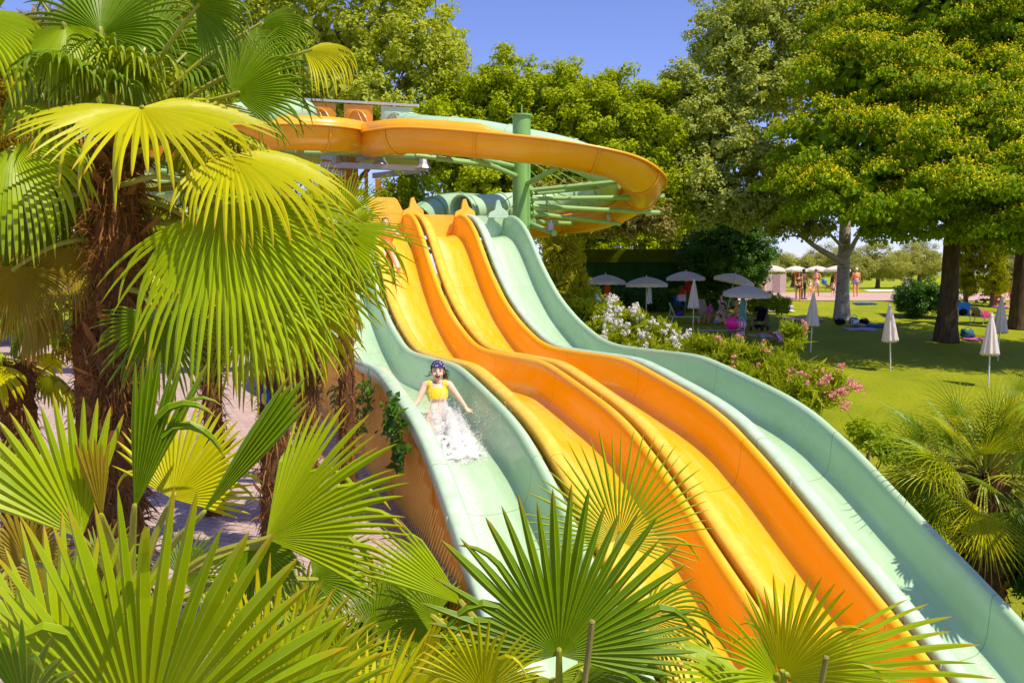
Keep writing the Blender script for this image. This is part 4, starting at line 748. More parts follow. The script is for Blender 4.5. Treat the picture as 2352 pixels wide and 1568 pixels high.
th, o, cl = shrub('oleander with pink flowers on leggy stems along the slide edge', [lb(1625, 800, 17.5, 50, 34), lb(1700, 815, 17, 60, 36), lb(1770, 840, 16.5, 56, 42), lb(1840, 860, 16, 50, 40), lb(1900, 890, 15.5, 46, 32), lb(1740, 870, 16, 80, 40), lb(1850, 910, 15.2, 60, 36), lb(1820, 770, 17, 26, 34), lb(1660, 830, 17, 60, 30)], M_ole, (.23, .040), .18, (1760, 17), cov=.75, dens=1.1, flat=.05, droop=-.8, inner=.35, shell=(.4, 1.05))
flowers(o, cl, 24, M_kfl, .05, 4, -.4, k=6); b = MB(); rg = np.random.default_rng(9)
for u, v in ((1935, 900), (1955, 880), (1972, 890), (1940, 930), (1905, 905)):
    e = P(u, v, 15.2); s_ = P(1860, 930, 15.4); b.tube(catmull([s_, (s_+e)/2+[0, 0, .06], e], 5), .008, 5); Q = []
    for j in range(5): a = j*1.257; Q.append(leafset(rg, e+rg.normal(0, .05, (9, 3)), np.broadcast_to(np.array([cos(a)*.5, -1, .4+sin(a)*.5]), (9, 3)), .06, .045, .1, 0, .6))
    b.quads(np.concatenate(Q), 1)
keep(o, b.build('flowering_stem', [M_bkb, M_kfl]))
shrub('low bright yellow green bush at the lawn edge beside the slide', [lb(2000, 1000, 13, 40, 28), lb(2040, 1030, 12, 45, 30), lb(1975, 985, 13.5, 26, 20)], M_shr, (.11, .05), .14, (2010, 12.6), cov=1., inner=.7, tv=1040)
shrub('dark glossy shrub below the bushy palm', [lb(2300, 1240, 9.0, 80, 62), lb(2350, 1300, 8.7, 70, 76), lb(2220, 1180, 9.8, 60, 50), lb(2420, 1270, 8.6, 90, 90), lb(2160, 1120, 10.4, 50, 40), lb(2440, 1400, 8., 70, 70)], M_drk, (.085, .035), .12, (2330, 9.1), cov=.9, inner=.8, flat=.2)
# ------------------------------------------------------------------ hut with a turf roof
hut = thing('garden_hut', 'dark green hut with a sunlit turf roof half hidden by the round tree', 'hut', P(1500, 700, 48)*[1, 1, 0]+[0, 0, float(lawn_z(48))])
M_hw = plain('hut_boards', (.03, .11, .035), .8, .2, var=.4, scale=3); M_turf = leafmat('turf_roof', (.20, .25, .006), (.34, .36, .01), None, .3, (.4, .42, .006), .7, .1)
a, c = P(1300, 603, 47), P(1700, 603, 47); lz = float(lawn_z(47)); b = MB(); b.box(((a[0]+c[0])/2, 49, (lz+a[2])/2), (c[0]-a[0]-.3, 3.6, a[2]-lz)); keep(hut, b.build('wall', M_hw))
for i in range(14):
    b = MB(); x = a[0]+.3+(c[0]-a[0]-.6)*i/13; b.box((x, 47.16, (lz+a[2])/2), (.06, .07, a[2]-lz-.05)); keep(hut, b.build('batten', M_hw))
t1 = P(1300, 572, 47)[2]; b = MB(); b.box(((a[0]+c[0])/2, 48.9, (a[2]+t1)/2+.0), (c[0]-a[0]+.5, 4.4, t1-a[2]-.06)); rf = keep(hut, b.build('roof', plain('turf_soil', (.16, .19, .01), .95, .1, var=.4, scale=9)))
rg = np.random.default_rng(77); n = 26000; x = rg.uniform(a[0]-.25, c[0]+.25, n); f = rg.random(n); yy = np.where(f < .6, 46.68, rg.uniform(46.7, 51, n)); zz_ = np.where(f < .6, rg.uniform(a[2]+.02, t1, n), t1-.03)
b = MB(); b.quads(leafset(rg, np.c_[x, yy, zz_], np.broadcast_to(np.array([0, -.7, .7]), (n, 3)), .10, .025, .1, .2, .7)); keep(rf, b.build('turf', M_turf, kind='stuff'))
# stone gate pillar
pp = P(2083, 690, 64); pl = thing('gate_pillar', 'pale stone gate pillar with a flat cap beside the dark bush', 'pillar', (pp[0], 64, float(lawn_z(64)))); M_st = plain('pale_stone', (.55, .44, .34), .85, .2, var=.15, scale=4, bump=.3)
z0 = float(lawn_z(64)); z1 = P(2083, 640, 64)[2]; b = MB(); b.box((pp[0], 64, (z0+z1)/2), (.46, .46, z1-z0)); keep(pl, b.build('shaft', M_st)); b = MB(); b.box((pp[0], 64, z1+.05), (.62, .62, .1)); keep(pl, b.build('cap', M_st))
# ivy on the netted wall
iv = thing('climbing_plant', 'dark green creeper climbing the orange netted wall', 'creeper', (*S(8.2*SW, -.1, 0)[:2], 0)); rg = np.random.default_rng(3); b = MB(); Q = []
for (u, v0, v1) in ((822, 885, 1010), (905, 905, 1030), (916, 960, 1090), (772, 885, 940), (838, 880, 960), (890, 930, 1000)):
    sN = None
    for k in range(46):
        v = v0+(v1-v0)*rg.random(); uu = u+rg.normal(0, 9); d = ray(uu, v); den = d[0]*SN[0]+d[1]*SN[1]; t_ = (SC-.10)/den; Q.append(np.array([0, 0, CZ])+d*t_)
Q = np.array(Q); n = len(Q); lf = leafset(rg, Q+rg.normal(0, .02, (n, 3)), np.broadcast_to(np.array([-SN[0], -SN[1], .3]), (n, 3)), .13, .09, .15, .6, .6); b.quads(lf); keep(iv, b.build('foliage', M_drk))
# ------------------------------------------------------------------ parasols
def fabric(name, col, var=.08, tr=.25):
    t = NT(name); c = t.mix(t.noise(3, 4, t.obj()), [x*(1-var) for x in col], [min(1, x*(1+var)) for x in col]); sh = t.bsdf(c, .85, t.bump(t.noise(60, 3, t.obj()), .15, .004), .15)
    return t.done(t.n('MixShader', {0: tr, 1: sh, 2: t.n('BsdfTranslucent', {'Color': (*col, 1)}).outputs[0]}).outputs[0])
M_par = fabric('parasol_cloth', (.86, .76, .73), .06, .35); M_pole = plain('parasol_pole', (.72, .68, .66), .4, .5, var=.05); M_ribm = plain('parasol_rib', (.5, .46, .44), .5)
def parasol_open(label, u, Y, tilt=(0, 0), first=[None], group='open white parasols on the lawn', col=None):
    p = P(u, 650, Y); loc = (p[0], Y, float(lawn_z(Y)))
    if first[0] is None:
        th = thing('open_parasol', label, 'parasol', loc, group); n, R, z0, z1 = 8, 1.03, 1.80, 2.13; b = MB(); m = 8; tt = np.linspace(0, 1, m)
        A = np.linspace(0, 2*pi, n*4, endpoint=False)
        sc_ = 1-.035*(np.abs(((A*n/(2*pi)) % 1)-.5) < .26)*1.
        g = [[(R*x*sc_[k]*cos(a), R*x*sc_[k]*sin(a), z1-(z1-z0)*(x**1.7)-.02*x*(1 if sc_[k] < 1 else 0)) for k, a in enumerate(A)] for x in tt]
        g.append([(R*1.0*sc_[k]*cos(a), R*1.0*sc_[k]*sin(a), z0-.17+.012*cos(k*pi)) for k, a in enumerate(A)])
        b.grid(g, 0, cv=True); b.build('canopy', M_par, th, smooth=False)
        b = MB(); b.tube([[0, 0, -.2], [0, 0, 2.16]], .019, 10); b.build('pole', M_pole, th)
        b = MB(); b.ball([0, 0, 2.17], (.03, .03, .05), 8, 6); b.build('finial', M_pole, th, smooth=True)
        for k in range(n):
            a = k*2*pi/n; b = MB(); b.tube([[.02*cos(a), .02*sin(a), 2.09]]+[[R*x*cos(a)*.99, R*x*sin(a)*.99, z1-(z1-z0)*x**1.7-.025] for x in (.3, .6, .8, 1)], .006, 5); b.tube([[.02*cos(a), .02*sin(a), 1.6], [R*.5*cos(a), R*.5*sin(a), z1-(z1-z0)*.5**1.7-.03]], .005, 5); b.build('rib', M_ribm, th)
        first[0] = th
    else: th = dup(first[0], label, None, loc, None, group)
    th.rotation_euler = (tilt[0], tilt[1], u*.37); return th
def parasol_closed(label, u, Y, lean=(0, 0), first=[None], group='folded white parasols on the lawn'):
    p = P(u, 700, Y); loc = (p[0], Y, float(lawn_z(Y)))
    if first[0] is None:
        th = thing('closed_parasol', label, 'parasol', loc, group); n = 8; b = MB(); A = np.linspace(0, 2*pi, n*6, endpoint=False); prof = [(2.27, .03), (2.2, .05), (2.05, .085), (1.8, .125), (1.5, .165), (1.25, .20), (1.10, .225), (1.02, .235)]
        g = [[((r*(1+.20*cos(a*n)*min(1, (2.27-z)*1.5)))*cos(a), (r*(1+.20*cos(a*n)*min(1, (2.27-z)*1.5)))*sin(a), z+(.035*cos(a*n) if z < 1.05 else 0)) for a in A] for z, r in prof]
        g.append([(.1*cos(a), .1*sin(a), 1.08) for a in A]); b.grid(g, 0, cv=True); b.build('canopy', M_par, th, smooth=True)
        b = MB(); b.tube([[0, 0, -.2], [0, 0, 2.28]], .021, 10); b.build('pole', M_pole, th)
        b = MB(); b.tube([[0, 0, 2.25], [0, 0, 2.30]], [.06, .045], 12); b.ball([0, 0, 2.33], (.025, .025, .04), 8, 6); b.build('finial', M_pole, th, smooth=True)
        first[0] = th
    else: th = dup(first[0], label, None, loc, None, group)
    th.rotation_euler = (lean[0], lean[1], u*.21); return th
parasol_open('open white parasol with an orange red towel hung on its pole', 1391, 42)
parasol_open('open white parasol with a white towel hanging from its pole', 1485, 40.8)
parasol_open('open white parasol with a red bag hanging before the hut wall', 1575, 44)
parasol_open('tilted open white parasol in front of the round dark tree', 1670, 43, (.16, -.12))
parasol_open('open white parasol with a teal towel hanging over the sitting group', 1712, 36.7, (.0, .06))
for lab, u, Y in (('far white parasol glimpsed over the bathers below the round tree', 1722, 74), ('far white parasol beside the grey folding screen', 1772, 66), ('far white parasol with an orange cloth on its pole', 1826, 72), ('far white parasol behind the walking woman', 1876, 72), ('small far white parasol behind the shaded couple', 1815, 92), ('far parasol half hidden by the pale poplar trunk', 1922, 68)):
    parasol_open(lab, u, Y, group='far parasols beyond the pink path')
parasol_closed('folded parasol standing near the green lounger', 1593, 37.4)
parasol_closed('folded parasol near the lounger with the magenta towel', 1865, 32.1, (0, -.03))
parasol_closed('folded parasol standing alone on the sunny lawn edge', 2051, 28.6, (.0, .06))
parasol_closed('folded parasol by the stout linden trunk, shaded', 2298, 30.5, (0, .02))
parasol_closed('folded parasol standing above the bushy palm', 2279, 26, (0, .07))
# ------------------------------------------------------------------ cloths, bags and beach things
def cloth_mat(name, c1, c2, sc=14., kind='wave'):
    if name in _MC: return _MC[name]
    t = NT(name); u = t.uv()
    if kind == 'wave': f = t.ramp(t.n('TexWave', {'Vector': u, 'Scale': sc, 'Distortion': 1.}).outputs[1], (.45, 0.), (.55, 1.))
    else: f = t.ramp(t.noise(sc, 3, u), (.48, 0.), (.54, 1.))
    _MC[name] = t.done(t.bsdf(t.mix(f, c1, c2), .9, t.bump(t.noise(80, 2, u), .3, .004), .1)); return _MC[name]
def sheet(pts_fn, nu=14, nv=14, th=.012):
    U, V = np.meshgrid(np.linspace(0, 1, nu), np.linspace(0, 1, nv), indexing='ij'); g = pts_fn(U, V); b = MB(); uv = np.stack([U, V], -1); b.grid(g, 0, uv); b.grid((g-np.array([0, 0, th]))[::-1], 0, uv); return b
def towel(label, u, v, w, d, mat, rz=0., lump=.02, cat='towel', name='towel'):
    p = G(u, v); rg = np.random.default_rng(int(u*7+v)); ph = rg.uniform(0, 6, 4)
    def fn(U, V): return np.stack([(U-.5)*w+.03*np.sin(V*7+ph[0]), (V-.5)*d+.03*np.sin(U*6+ph[1]), .03+(V-.5)*d*.085+lump*(np.sin(U*9+ph[2])*np.sin(V*8+ph[3])+1)*.5], -1)
    o = sheet(fn).build(name, mat, smooth=True); tag(o, label, cat); o.location = p; o.rotation_euler.z = rz; return o
def lumpy(label, p, r, mat, seed=0, cat='bag', name='bag', strap=True, sq=.7, group=None):
    """a soft bag or heap: a dented rounded body, with a handle when it has one"""
    rg = np.random.default_rng(seed); n, m = 18, 12; A = np.linspace(0, 2*pi, n, endpoint=False); B = np.linspace(-pi/2, pi/2, m); r = np.array(r, float)
    e = lambda x: np.sign(x)*np.abs(x)**sq
    g = np.stack([e(np.cos(B))[:, None]*e(np.cos(A))*r[0], e(np.cos(B))[:, None]*e(np.sin(A))*r[1], np.repeat(e(np.sin(B))[:, None]*r[2], n, 1)+r[2]], -1); k = rg.normal(0, 1, (3, 3))
    g = g*(1+.10*np.sin(g@k[0]*9/r.mean()*.35+1)[..., None]+.08*np.sin(g@k[1]*14/r.mean()*.35)[..., None]); g[..., 2] -= g[..., 2].min()
    th = thing(name, label, cat, p, group); b = MB(); uv = np.stack(np.meshgrid(np.linspace(0, 1, n), np.linspace(0, 1, m)), -1); b.grid(g, 0, uv, cv=True); b.build('body', mat, th, smooth=True)
    if strap: b = MB(); A = np.linspace(0, pi, 9); b.tube([[r[0]*.55*cos(a), 0, r[2]*1.75+r[2]*.8*sin(a)] for a in A], .013, 6); b.build('handle', mat, th)
    return th
def hang(label, u, Y, z0, h, w, mat, dx=.05):
    p = P(u, 650, Y); p[2] = float(lawn_z(Y))+z0
    def fn(U, V): s = .35+.65*V**.7; return np.stack([(U-.5)*w*s+dx, -.05+.03*np.sin(U*14)*s, -V*h+.04*np.cos(U*9)*V], -1)
    o = sheet(fn, 16, 10, .004).build('hanging_towel', mat, smooth=True); tag(o, label, 'towel'); o.location = p
cT = lambda n, c: fabric(n, c, .15, .15)
M_ored = cT('orange_red_cloth', (.80, .10, .02)); M_red = cT('red_cloth', (.66, .02, .03)); M_wht = cT('white_cloth', (.78, .74, .76)); M_teal = cT('teal_cloth', (.16, .42, .38)); M_lav = cT('lavender_cloth', (.50, .44, .66)); M_blue = cT('blue_cloth', (.01, .09, .36)); M_blk = cT('black_cloth', (.012, .011, .014)); M_mag = cloth_mat('magenta_print', (.72, .10, .62), (.86, .62, .78), 9, 'n'); M_pnk = cloth_mat('pink_stripe', (.86, .10, .32), (.85, .75, .8), 5.); M_grn = cT('green_canvas', (.12, .62, .04)); M_bei = cT('beige_canvas', (.52, .40, .37)); M_pur = cT('purple_cloth', (.12, .03, .22)); M_tan = cT('tan_cloth', (.45, .33, .28)); M_tprint = cloth_mat('turquoise_print', (.05, .36, .40), (.82, .10, .14), 5, 'n'); M_wb = cloth_mat('white_blue_print', (.75, .72, .78), (.08, .14, .30), 7, 'n'); M_mt = cloth_mat('magenta_towel', (.60, .02, .22), (.75, .28, .5), 8); M_dkm = cloth_mat('plum_towel', (.28, .02, .14), (.5, .06, .1), 6, 'n')
hang('orange red towel hanging under the parasol above the white oleander', 1393, 42, 1.72, .75, .42, M_ored); hang('white towel hanging on a parasol pole behind the white oleander', 1487, 40.8, 1.68, .85, .30, M_wht, .1)
hang('small red bag cloth hanging on the parasol before the hut', 1576, 44, 1.85, .75, .34, M_red, .08); hang('teal towel hanging from the parasol over the sitting group', 1710, 36.7, 1.74, 1.15, .38, M_teal, -.06)
hang('orange cloth hanging from a far parasol pole', 1828, 72, 1.8, .6, .5, M_ored)
M_alu = plain('lounger_frame', (.10, .10, .115), .5, .5); M_ltf = plain('pale_frame', (.6, .58, .58), .45)
def lounger(label, u, v, rz, back, bed, frame, L=1.9, W=.62, group='sun loungers on the lawn'):
    th = thing('sun_lounger', label, 'lounger', G(u, v), group, rz); h = .32; Lb = .72; Ls = L-Lb
    b = MB(); b.box((Ls/2, 0, h), (Ls, W, .025)); b.build('bed', bed, th)
    R = rot((0, 1, 0), back); b = MB(); c = R@np.array([-Lb/2, 0, 0])+[0, 0, h]; b.box(c, (Lb, W, .025), R); b.build('backrest', bed, th)
    for s in (-1, 1):
        b = MB(); b.tube([[Ls, s*W/2, h-.02], [-.25, s*W/2, h-.02]], .018, 8); e = R@np.array([-Lb, 0, 0])+[0, 0, h]; b.tube([[0, s*W/2, h], [e[0], s*W/2, e[2]]], .016, 8); b.build('side_rail', frame, th)
        for x, dx in ((Ls-.15, .08), (-.1, -.1)): b = MB(); b.tube([[x, s*W/2, h-.02], [x+dx, s*W/2, -.02]], .018, 8); b.build('leg', frame, th)
    b = MB(); e = R@np.array([-Lb*.7, 0, 0])+[0, 0, h]; b.tube([[-.32, -W/2, h-.03], [e[0], -W/2, e[2]], [e[0], W/2, e[2]], [-.32, W/2, h-.03]], .012, 6); b.build('back_stay', frame, th)
    return th
lounger('green canvas lounger with raised back and a dark bag on it', 1552, 741, -.25, 1.1, M_grn, M_ltf)
lounger('grey lounger carrying the big pink ball', 1670, 776, pi-.15, .06, M_bei, M_alu)
lounger('grey lounger with raised back and a magenta towel over it', 1785, 787, pi+.1, .62, M_bei, M_alu)
lounger('pale lounger with a plum towel over its back, by the blue chair', 2255, 743, .2, .75, M_bei, M_ltf)
lounger('low dark lounger half hidden behind the straight linden trunk', 2318, 741, .1, .25, M_alu, M_ltf)
lounger('beige lounger under the man in red shorts', 1712, 737, .2, .7, M_bei, M_alu)
lounger('far dark lounger beyond the pink path near the screen', 1800, 668, .1, .5, M_alu, M_alu, group='far loungers beyond the path'); lounger('far dark lounger with purple towel beyond the pink path', 1905, 667.5, .2, .5, M_mag, M_alu, group='far loungers beyond the path')
def chair(label, u, v, rz, cloth, frame, name='folding_chair', W=.5, h=.42, bh=.5, lean=.3, cat='chair', arms=True):
    th = thing(name, label, cat, G(u, v), None, rz)
    b = MB(); b.box((0, 0, h), (W, W*.95, .03)); b.build('seat', cloth, th)
    R = rot((1, 0, 0), lean); b = MB(); b.box(R@np.array([0, 0, bh/2])+[0, -W/2, h+.02], (W, .03, bh), R); b.build('backrest', cloth, th)
    for s in (-1, 1):
        for y0, y1 in ((W/2, -W/2), (-W/2, W/2)): b = MB(); b.tube([[s*W/2, y0*.9, h], [s*W/2, y1*.95, -.02]], .014, 7); b.build('leg', frame, th)
        if arms: b = MB(); b.tube([[s*(W/2+.02), -W/2, h+.24], [s*(W/2+.02), W/2, h+.22]], .018, 7); b.tube([[s*(W/2+.02), W/2-.04, h+.22], [s*(W/2+.01), W/2-.04, h]], .012, 6); b.build('armrest', frame, th)
    return th
chair('blue folding chair right beside the stout linden trunk', 2214, 745, 2.7, M_blue, M_ltf, bh=.62); chair('upright blue deck chair with a white towel and a red hat on top', 1563, 720, -2.7, M_blue, M_alu, bh=.55, W=.46); chair('beige deck chair with a child wrapped in a towel', 1626, 738, -.9, M_bei, M_alu, W=.6, h=.3, bh=.85, lean=.45); chair('dark cast seat standing by the dark hedge bush', 2064, 695, 2.4, M_alu, M_alu, name='garden_chair', bh=.55)
def pushchair(label, u, v, rz, mat):
    th = thing('pushchair', label, 'pushchair', G(u, v), None, rz)
    b = MB(); R = rot((1, 0, 0), .45); b.box((0, .05, .48), (.40, .36, .05)); b.box(R@np.array([0, 0, .28])+[0, -.14, .48], (.40, .05, .62), R); b.build('seat', mat, th)
    A = np.linspace(.3, 2.0, 8); g = [[(x, -.16+.34*cos(a)*.9, .80+.30*sin(a)) for x in np.linspace(-.22, .22, 5)] for a in A]; b = MB(); b.grid(g); b.build('hood', mat, th, smooth=True)
    for s in (-1, 1):
        b = MB(); b.tube([[s*.23, .38, .12], [s*.23, -.05, .55], [s*.23, -.42, 1.0]], .014, 7); b.tube([[s*.23, -.36, .12], [s*.23, .08, .52]], .014, 7); b.build('frame', M_alu, th)
        for y in (.38, -.36):
            b = MB(); A2 = np.linspace(0, 2*pi, 17); b.tube([[s*.25, y+.095*cos(a), .115+.095*sin(a)] for a in A2], .02, 6, cap=False); b.tube([[s*.23, y, .115], [s*.27, y, .115]], .03, 8); b.build('wheel', M_blk, th)
    b = MB(); b.tube([[-.23, -.42, 1.], [.23, -.42, 1.]], .016, 7); b.build('handle', M_alu, th); b = MB(); b.box((0, 0, .22), (.34, .45, .12)); b.build('basket', mat, th); return th
pushchair('black pushchair standing before the sitting group', 1744, 760, 2.5, M_blk); pushchair('dark pushchair with hood beside the seated women', 2262, 697, 2.0, M_blk)
def ball(label, p, r, mat, mat2=None, name='beach_ball'):
    th = thing(name, label, 'ball', p); b = MB(); b.ball([0, 0, r], r, 22, 14); b.build('skin', mat, th, smooth=True); b = MB(); b.ball([0, r*.35, r*1.94], (r*.1, r*.1, r*.05), 8, 5); b.build('valve', mat2 or mat, th); return th
M_bp = plain('pink_rubber', (.92, .01, .30), .35, .5, var=.05); M_bb = plain('blue_rubber', (.01, .22, .50), .4, .5, var=.1); M_by = plain('lime_rubber', (.5, .75, .02), .6)
g = G(1680, 775); ball('big bright pink inflatable ball on the grey lounger', g+[-.0, 0, .345], .28, M_bp); ball('small lime ball on the grass by the straight trunk', G(2314, 741), .07, M_by)
b = MB(); p = G(1606, 740); b.tube([[-.25, 0, .05], [.25, .03, .05]], .045, 12); o = b.build('foam_roll', plain('orange_foam', (.85, .20, .01), .8), smooth=True); tag(o, 'orange foam roll lying on the grass by the folded parasol', 'foam roll'); o.location = p
towel('long pink and white towel lying on the shaded lawn', 1845, 734, 1.9, .9, M_pnk, .05); towel('bright blue mat lying near the pale poplar', 1987, 698, 1.2, .7, M_blue, 0.); towel('white lavender towel spread out beside a blue one', 1976, 757, 1.4, .8, M_lav, .1); towel('blue towel spread out behind the white one', 2018, 750, 1.2, .9, M_blue, -.2); towel('white towel on the grass with bags on it', 1790, 714, 1.4, 1.0, M_wht, .1); towel('magenta towel lying behind the stout linden trunk', 2240, 780, .9, .7, M_mt, 0.); towel('second magenta towel lying by the folded parasols', 2272, 783, .5, .6, M_mt, .2); towel('red towel under the seated women', 2308, 705, 1.7, .9, M_mt, 0.); towel('far white towel on the grass strip beyond the path', 2030, 668, 3., 1.2, M_wht, 0.)
lz = lambda u, v, h=0: G(u, v)+[0, 0, h]
lumpy('dark purple bag lying on the green lounger', lz(1558, 742, .34), (.26, .2, .10), M_pur, 1); lumpy('striped beach bag leaning beside the pink ball', lz(1702, 772, .345), (.2, .16, .18), M_pnk, 2); lumpy('lavender bag on the white towel', lz(1812, 713, .06), (.22, .16, .11), M_lav, 3); lumpy('crumpled white cloth on the white towel', lz(1775, 713, .06), (.24, .2, .12), M_wht, 4, 'cloth', 'cloth_heap', False, 1.); lumpy('white and blue printed bag by the pale poplar', lz(1962, 750, 0), (.20, .16, .22), M_wb, 5); lumpy('black bag lying behind the printed bag', lz(1984, 745, 0), (.22, .18, .13), M_blk, 6); lumpy('tan clothes heaped at the edge of the blue towel', lz(1976, 752, .02), (.24, .18, .09), M_tan, 7, 'clothes', 'clothes_heap', False, 1.); lumpy('black bag at the foot of the pale poplar', lz(1930, 745, 0), (.22, .18, .12), M_blk, 8); lumpy('dark teal rucksack by the stout linden trunk', lz(2222, 777, 0), (.28, .2, .19), plain('teal_bag', (.01, .10, .14), .8), 9); lumpy('black bag lying on the blue folding chair', lz(2210, 745, .44), (.18, .16, .13), M_blk, 10); lumpy('black bag under the low dark lounger', lz(2330, 742, 0), (.2, .16, .12), M_blk, 11)
def drape(label, u, v, h, w, d, mat, rz, drop):
    p = G(u, v)+[0, 0, h]
    def fn(U, V): return np.stack([(U-.5)*w, (V-.5)*d, -.03-drop*np.abs(2*V-1)**3+.03*np.sin(U*10)*np.sin(V*9)+.05*np.sin(U*pi)], -1)
    o = sheet(fn, 16, 16).build('towel', mat, smooth=True); tag(o, label, 'towel'); o.location = p; o.rotation_euler.z = rz
drape('magenta printed towel draped over the lounger with raised back', 1790, 787, .46, .7, .95, M_mag, .3, .30); drape('turquoise and red printed towel on the lounger bed', 1752, 788, .40, .55, .8, M_tprint, .2, .12); drape('plum towel draped over the pale lounger back', 2252, 743, .62, .55, .9, M_dkm, .2, .3); drape('white towel over the blue deck chair', 1564, 719, .98, .44, .3, M_wht, .3, .35); drape('pink cloth hanging from the lounger with the pink ball', 1696, 776, .37, .35, .8, M_pnk, 0, .22)
def hat(label, p, mat, name='sun_hat'):
    b = MB(); prof = [(.21, .0), (.12, .02), (.105, .06), (.095, .12), (.05, .15), (.005, .155)]; A = np.linspace(0, 2*pi, 18, endpoint=False); b.grid([[(r*cos(a), r*sin(a), z) for a in A] for r, z in prof], 0, cv=True); o = b.build(name, mat, smooth=True); tag(o, label, 'hat'); o.location = [float(x) for x in p]; o.scale = (1.1, 1.1, 1.9)
hat('red hat resting on top of the blue deck chair', lz(1565, 720, 1.02)+[0, -.1, 0], M_red)
b = MB(); p = P(1782, 650, 62); z0 = float(lawn_z(62)); sc2 = thing('folding_screen', 'grey folding screen of three panels beside a far parasol', 'screen', (p[0], 62, z0))
for i, (x, a) in enumerate(((-.52, .3), (.0, -.3), (.52, .3))): b = MB(); b.box((x, 0, .72), (.54, .04, 1.4), rot((0, 0, 1), a)); b.build('panel', M_bei, sc2)
# ------------------------------------------------------------------ parrot figure on the palm trunk
M_pblue = plain('parrot_blue', (.01, .06, .42), .5); M_pyel = plain('parrot_yellow', (.75, .5, .02), .5); M_pblk = plain('parrot_black', (.02, .02, .02), .4)
pp = P(608, 925, 6.8); pt = thing('parrot_figure', 'blue and yellow parrot figure perched at a brown palm trunk', 'parrot figure', pp)
b = MB(); b.ball((0, 0, .05), (.030, .032, .065), 14, 10, 0, rot((1, 0, 0), -.2)); b.ball((0, .008, .125), (.024, .027, .026), 12, 8); b.build('body', M_pblue, pt, smooth=True)
b = MB(); b.ball((.0, -.018, .04), (.022, .022, .05), 10, 8); b.build('breast', M_pyel, pt, smooth=True); b = MB(); b.tube(catmull([(0, -.015, .128), (0, -.034, .122), (0, -.036, .105)], 4), [.011]*4+[.008]*3+[.005, .002], 8); b.build('beak', M_pblk, pt)
for s in (-1, 1): b = MB(); b.ball((s*.028, .006, .045), (.010, .024, .06), 10, 8, 0, rot((1, 0, 0), -.25)); b.build('wing', M_pblue, pt, smooth=True); b = MB(); b.ball((s*.02, -.009, .132), .004, 8, 6); b.build('eye', M_pblk, pt)
b = MB(); b.tube([(0, .015, .0), (0, .03, -.06), (0, .035, -.13)], [.016, .012, .004], 8); b.build('tail', M_pblue, pt); b = MB(); b.tube([(-.05, .02, -.012), (.07, .03, -.012)], .008, 8); b.build('perch', M_trk, pt)
# ------------------------------------------------------------------ people: one remeshed body each, clothes and hair laid over it
def skinmat(name, c):
    if name in _MC: return _MC[name]
    t = NT(name); k = t.mix(t.noise(9, 3, t.obj()), [x*.88 for x in c], [min(1, x*1.08) for x in c]); _MC[name] = t.done(t.bsdf(k, .5, None, .35, **{'Subsurface Weight': .12, 'Subsurface Radius': (.02, .008, .004), 'Subsurface Scale': .3})); return _MC[name]
SK_fair = skinmat('skin_fair', (.84, .50, .36)); SK_sun = skinmat('skin_sunburnt', (.80, .36, .18)); SK_tan = skinmat('skin_tanned', (.60, .29, .16)); SK_dark = skinmat('skin_deep', (.17, .08, .045))
M_eye = plain('eye_dark', (.02, .012, .01), .2); M_lip = plain('lip', (.50, .10, .08), .5); M_tooth = plain('teeth', (.85, .82, .78), .3); M_mth = plain('mouth_inside', (.16, .015, .02), .6)
hairm = {k: plain('hair_'+k, c, .5, .4, var=.4, scale=30) for k, c in dict(brown=(.06, .028, .014), dark=(.012, .009, .008), auburn=(.22, .06, .02), grey=(.35, .30, .27)).items()}
def capsule(b, p0, p1, r0, r1, n=12):
    p0, p1 = np.asarray(p0, float), np.asarray(p1, float); L = np.linalg.norm(p1-p0)+1e-6; d = (p1-p0)/L; A = np.linspace(0, pi/2, 4)
    st = [(-r0*cos(a), max(r0*sin(a), 1e-4)) for a in A]+[(L+r1*sin(a), max(r1*cos(a), 1e-4)) for a in A]
    b.tube([p0+d*x for x, r in st], [r for x, r in st], n)
g_ = lambda p, k, d: p.get(k, d)
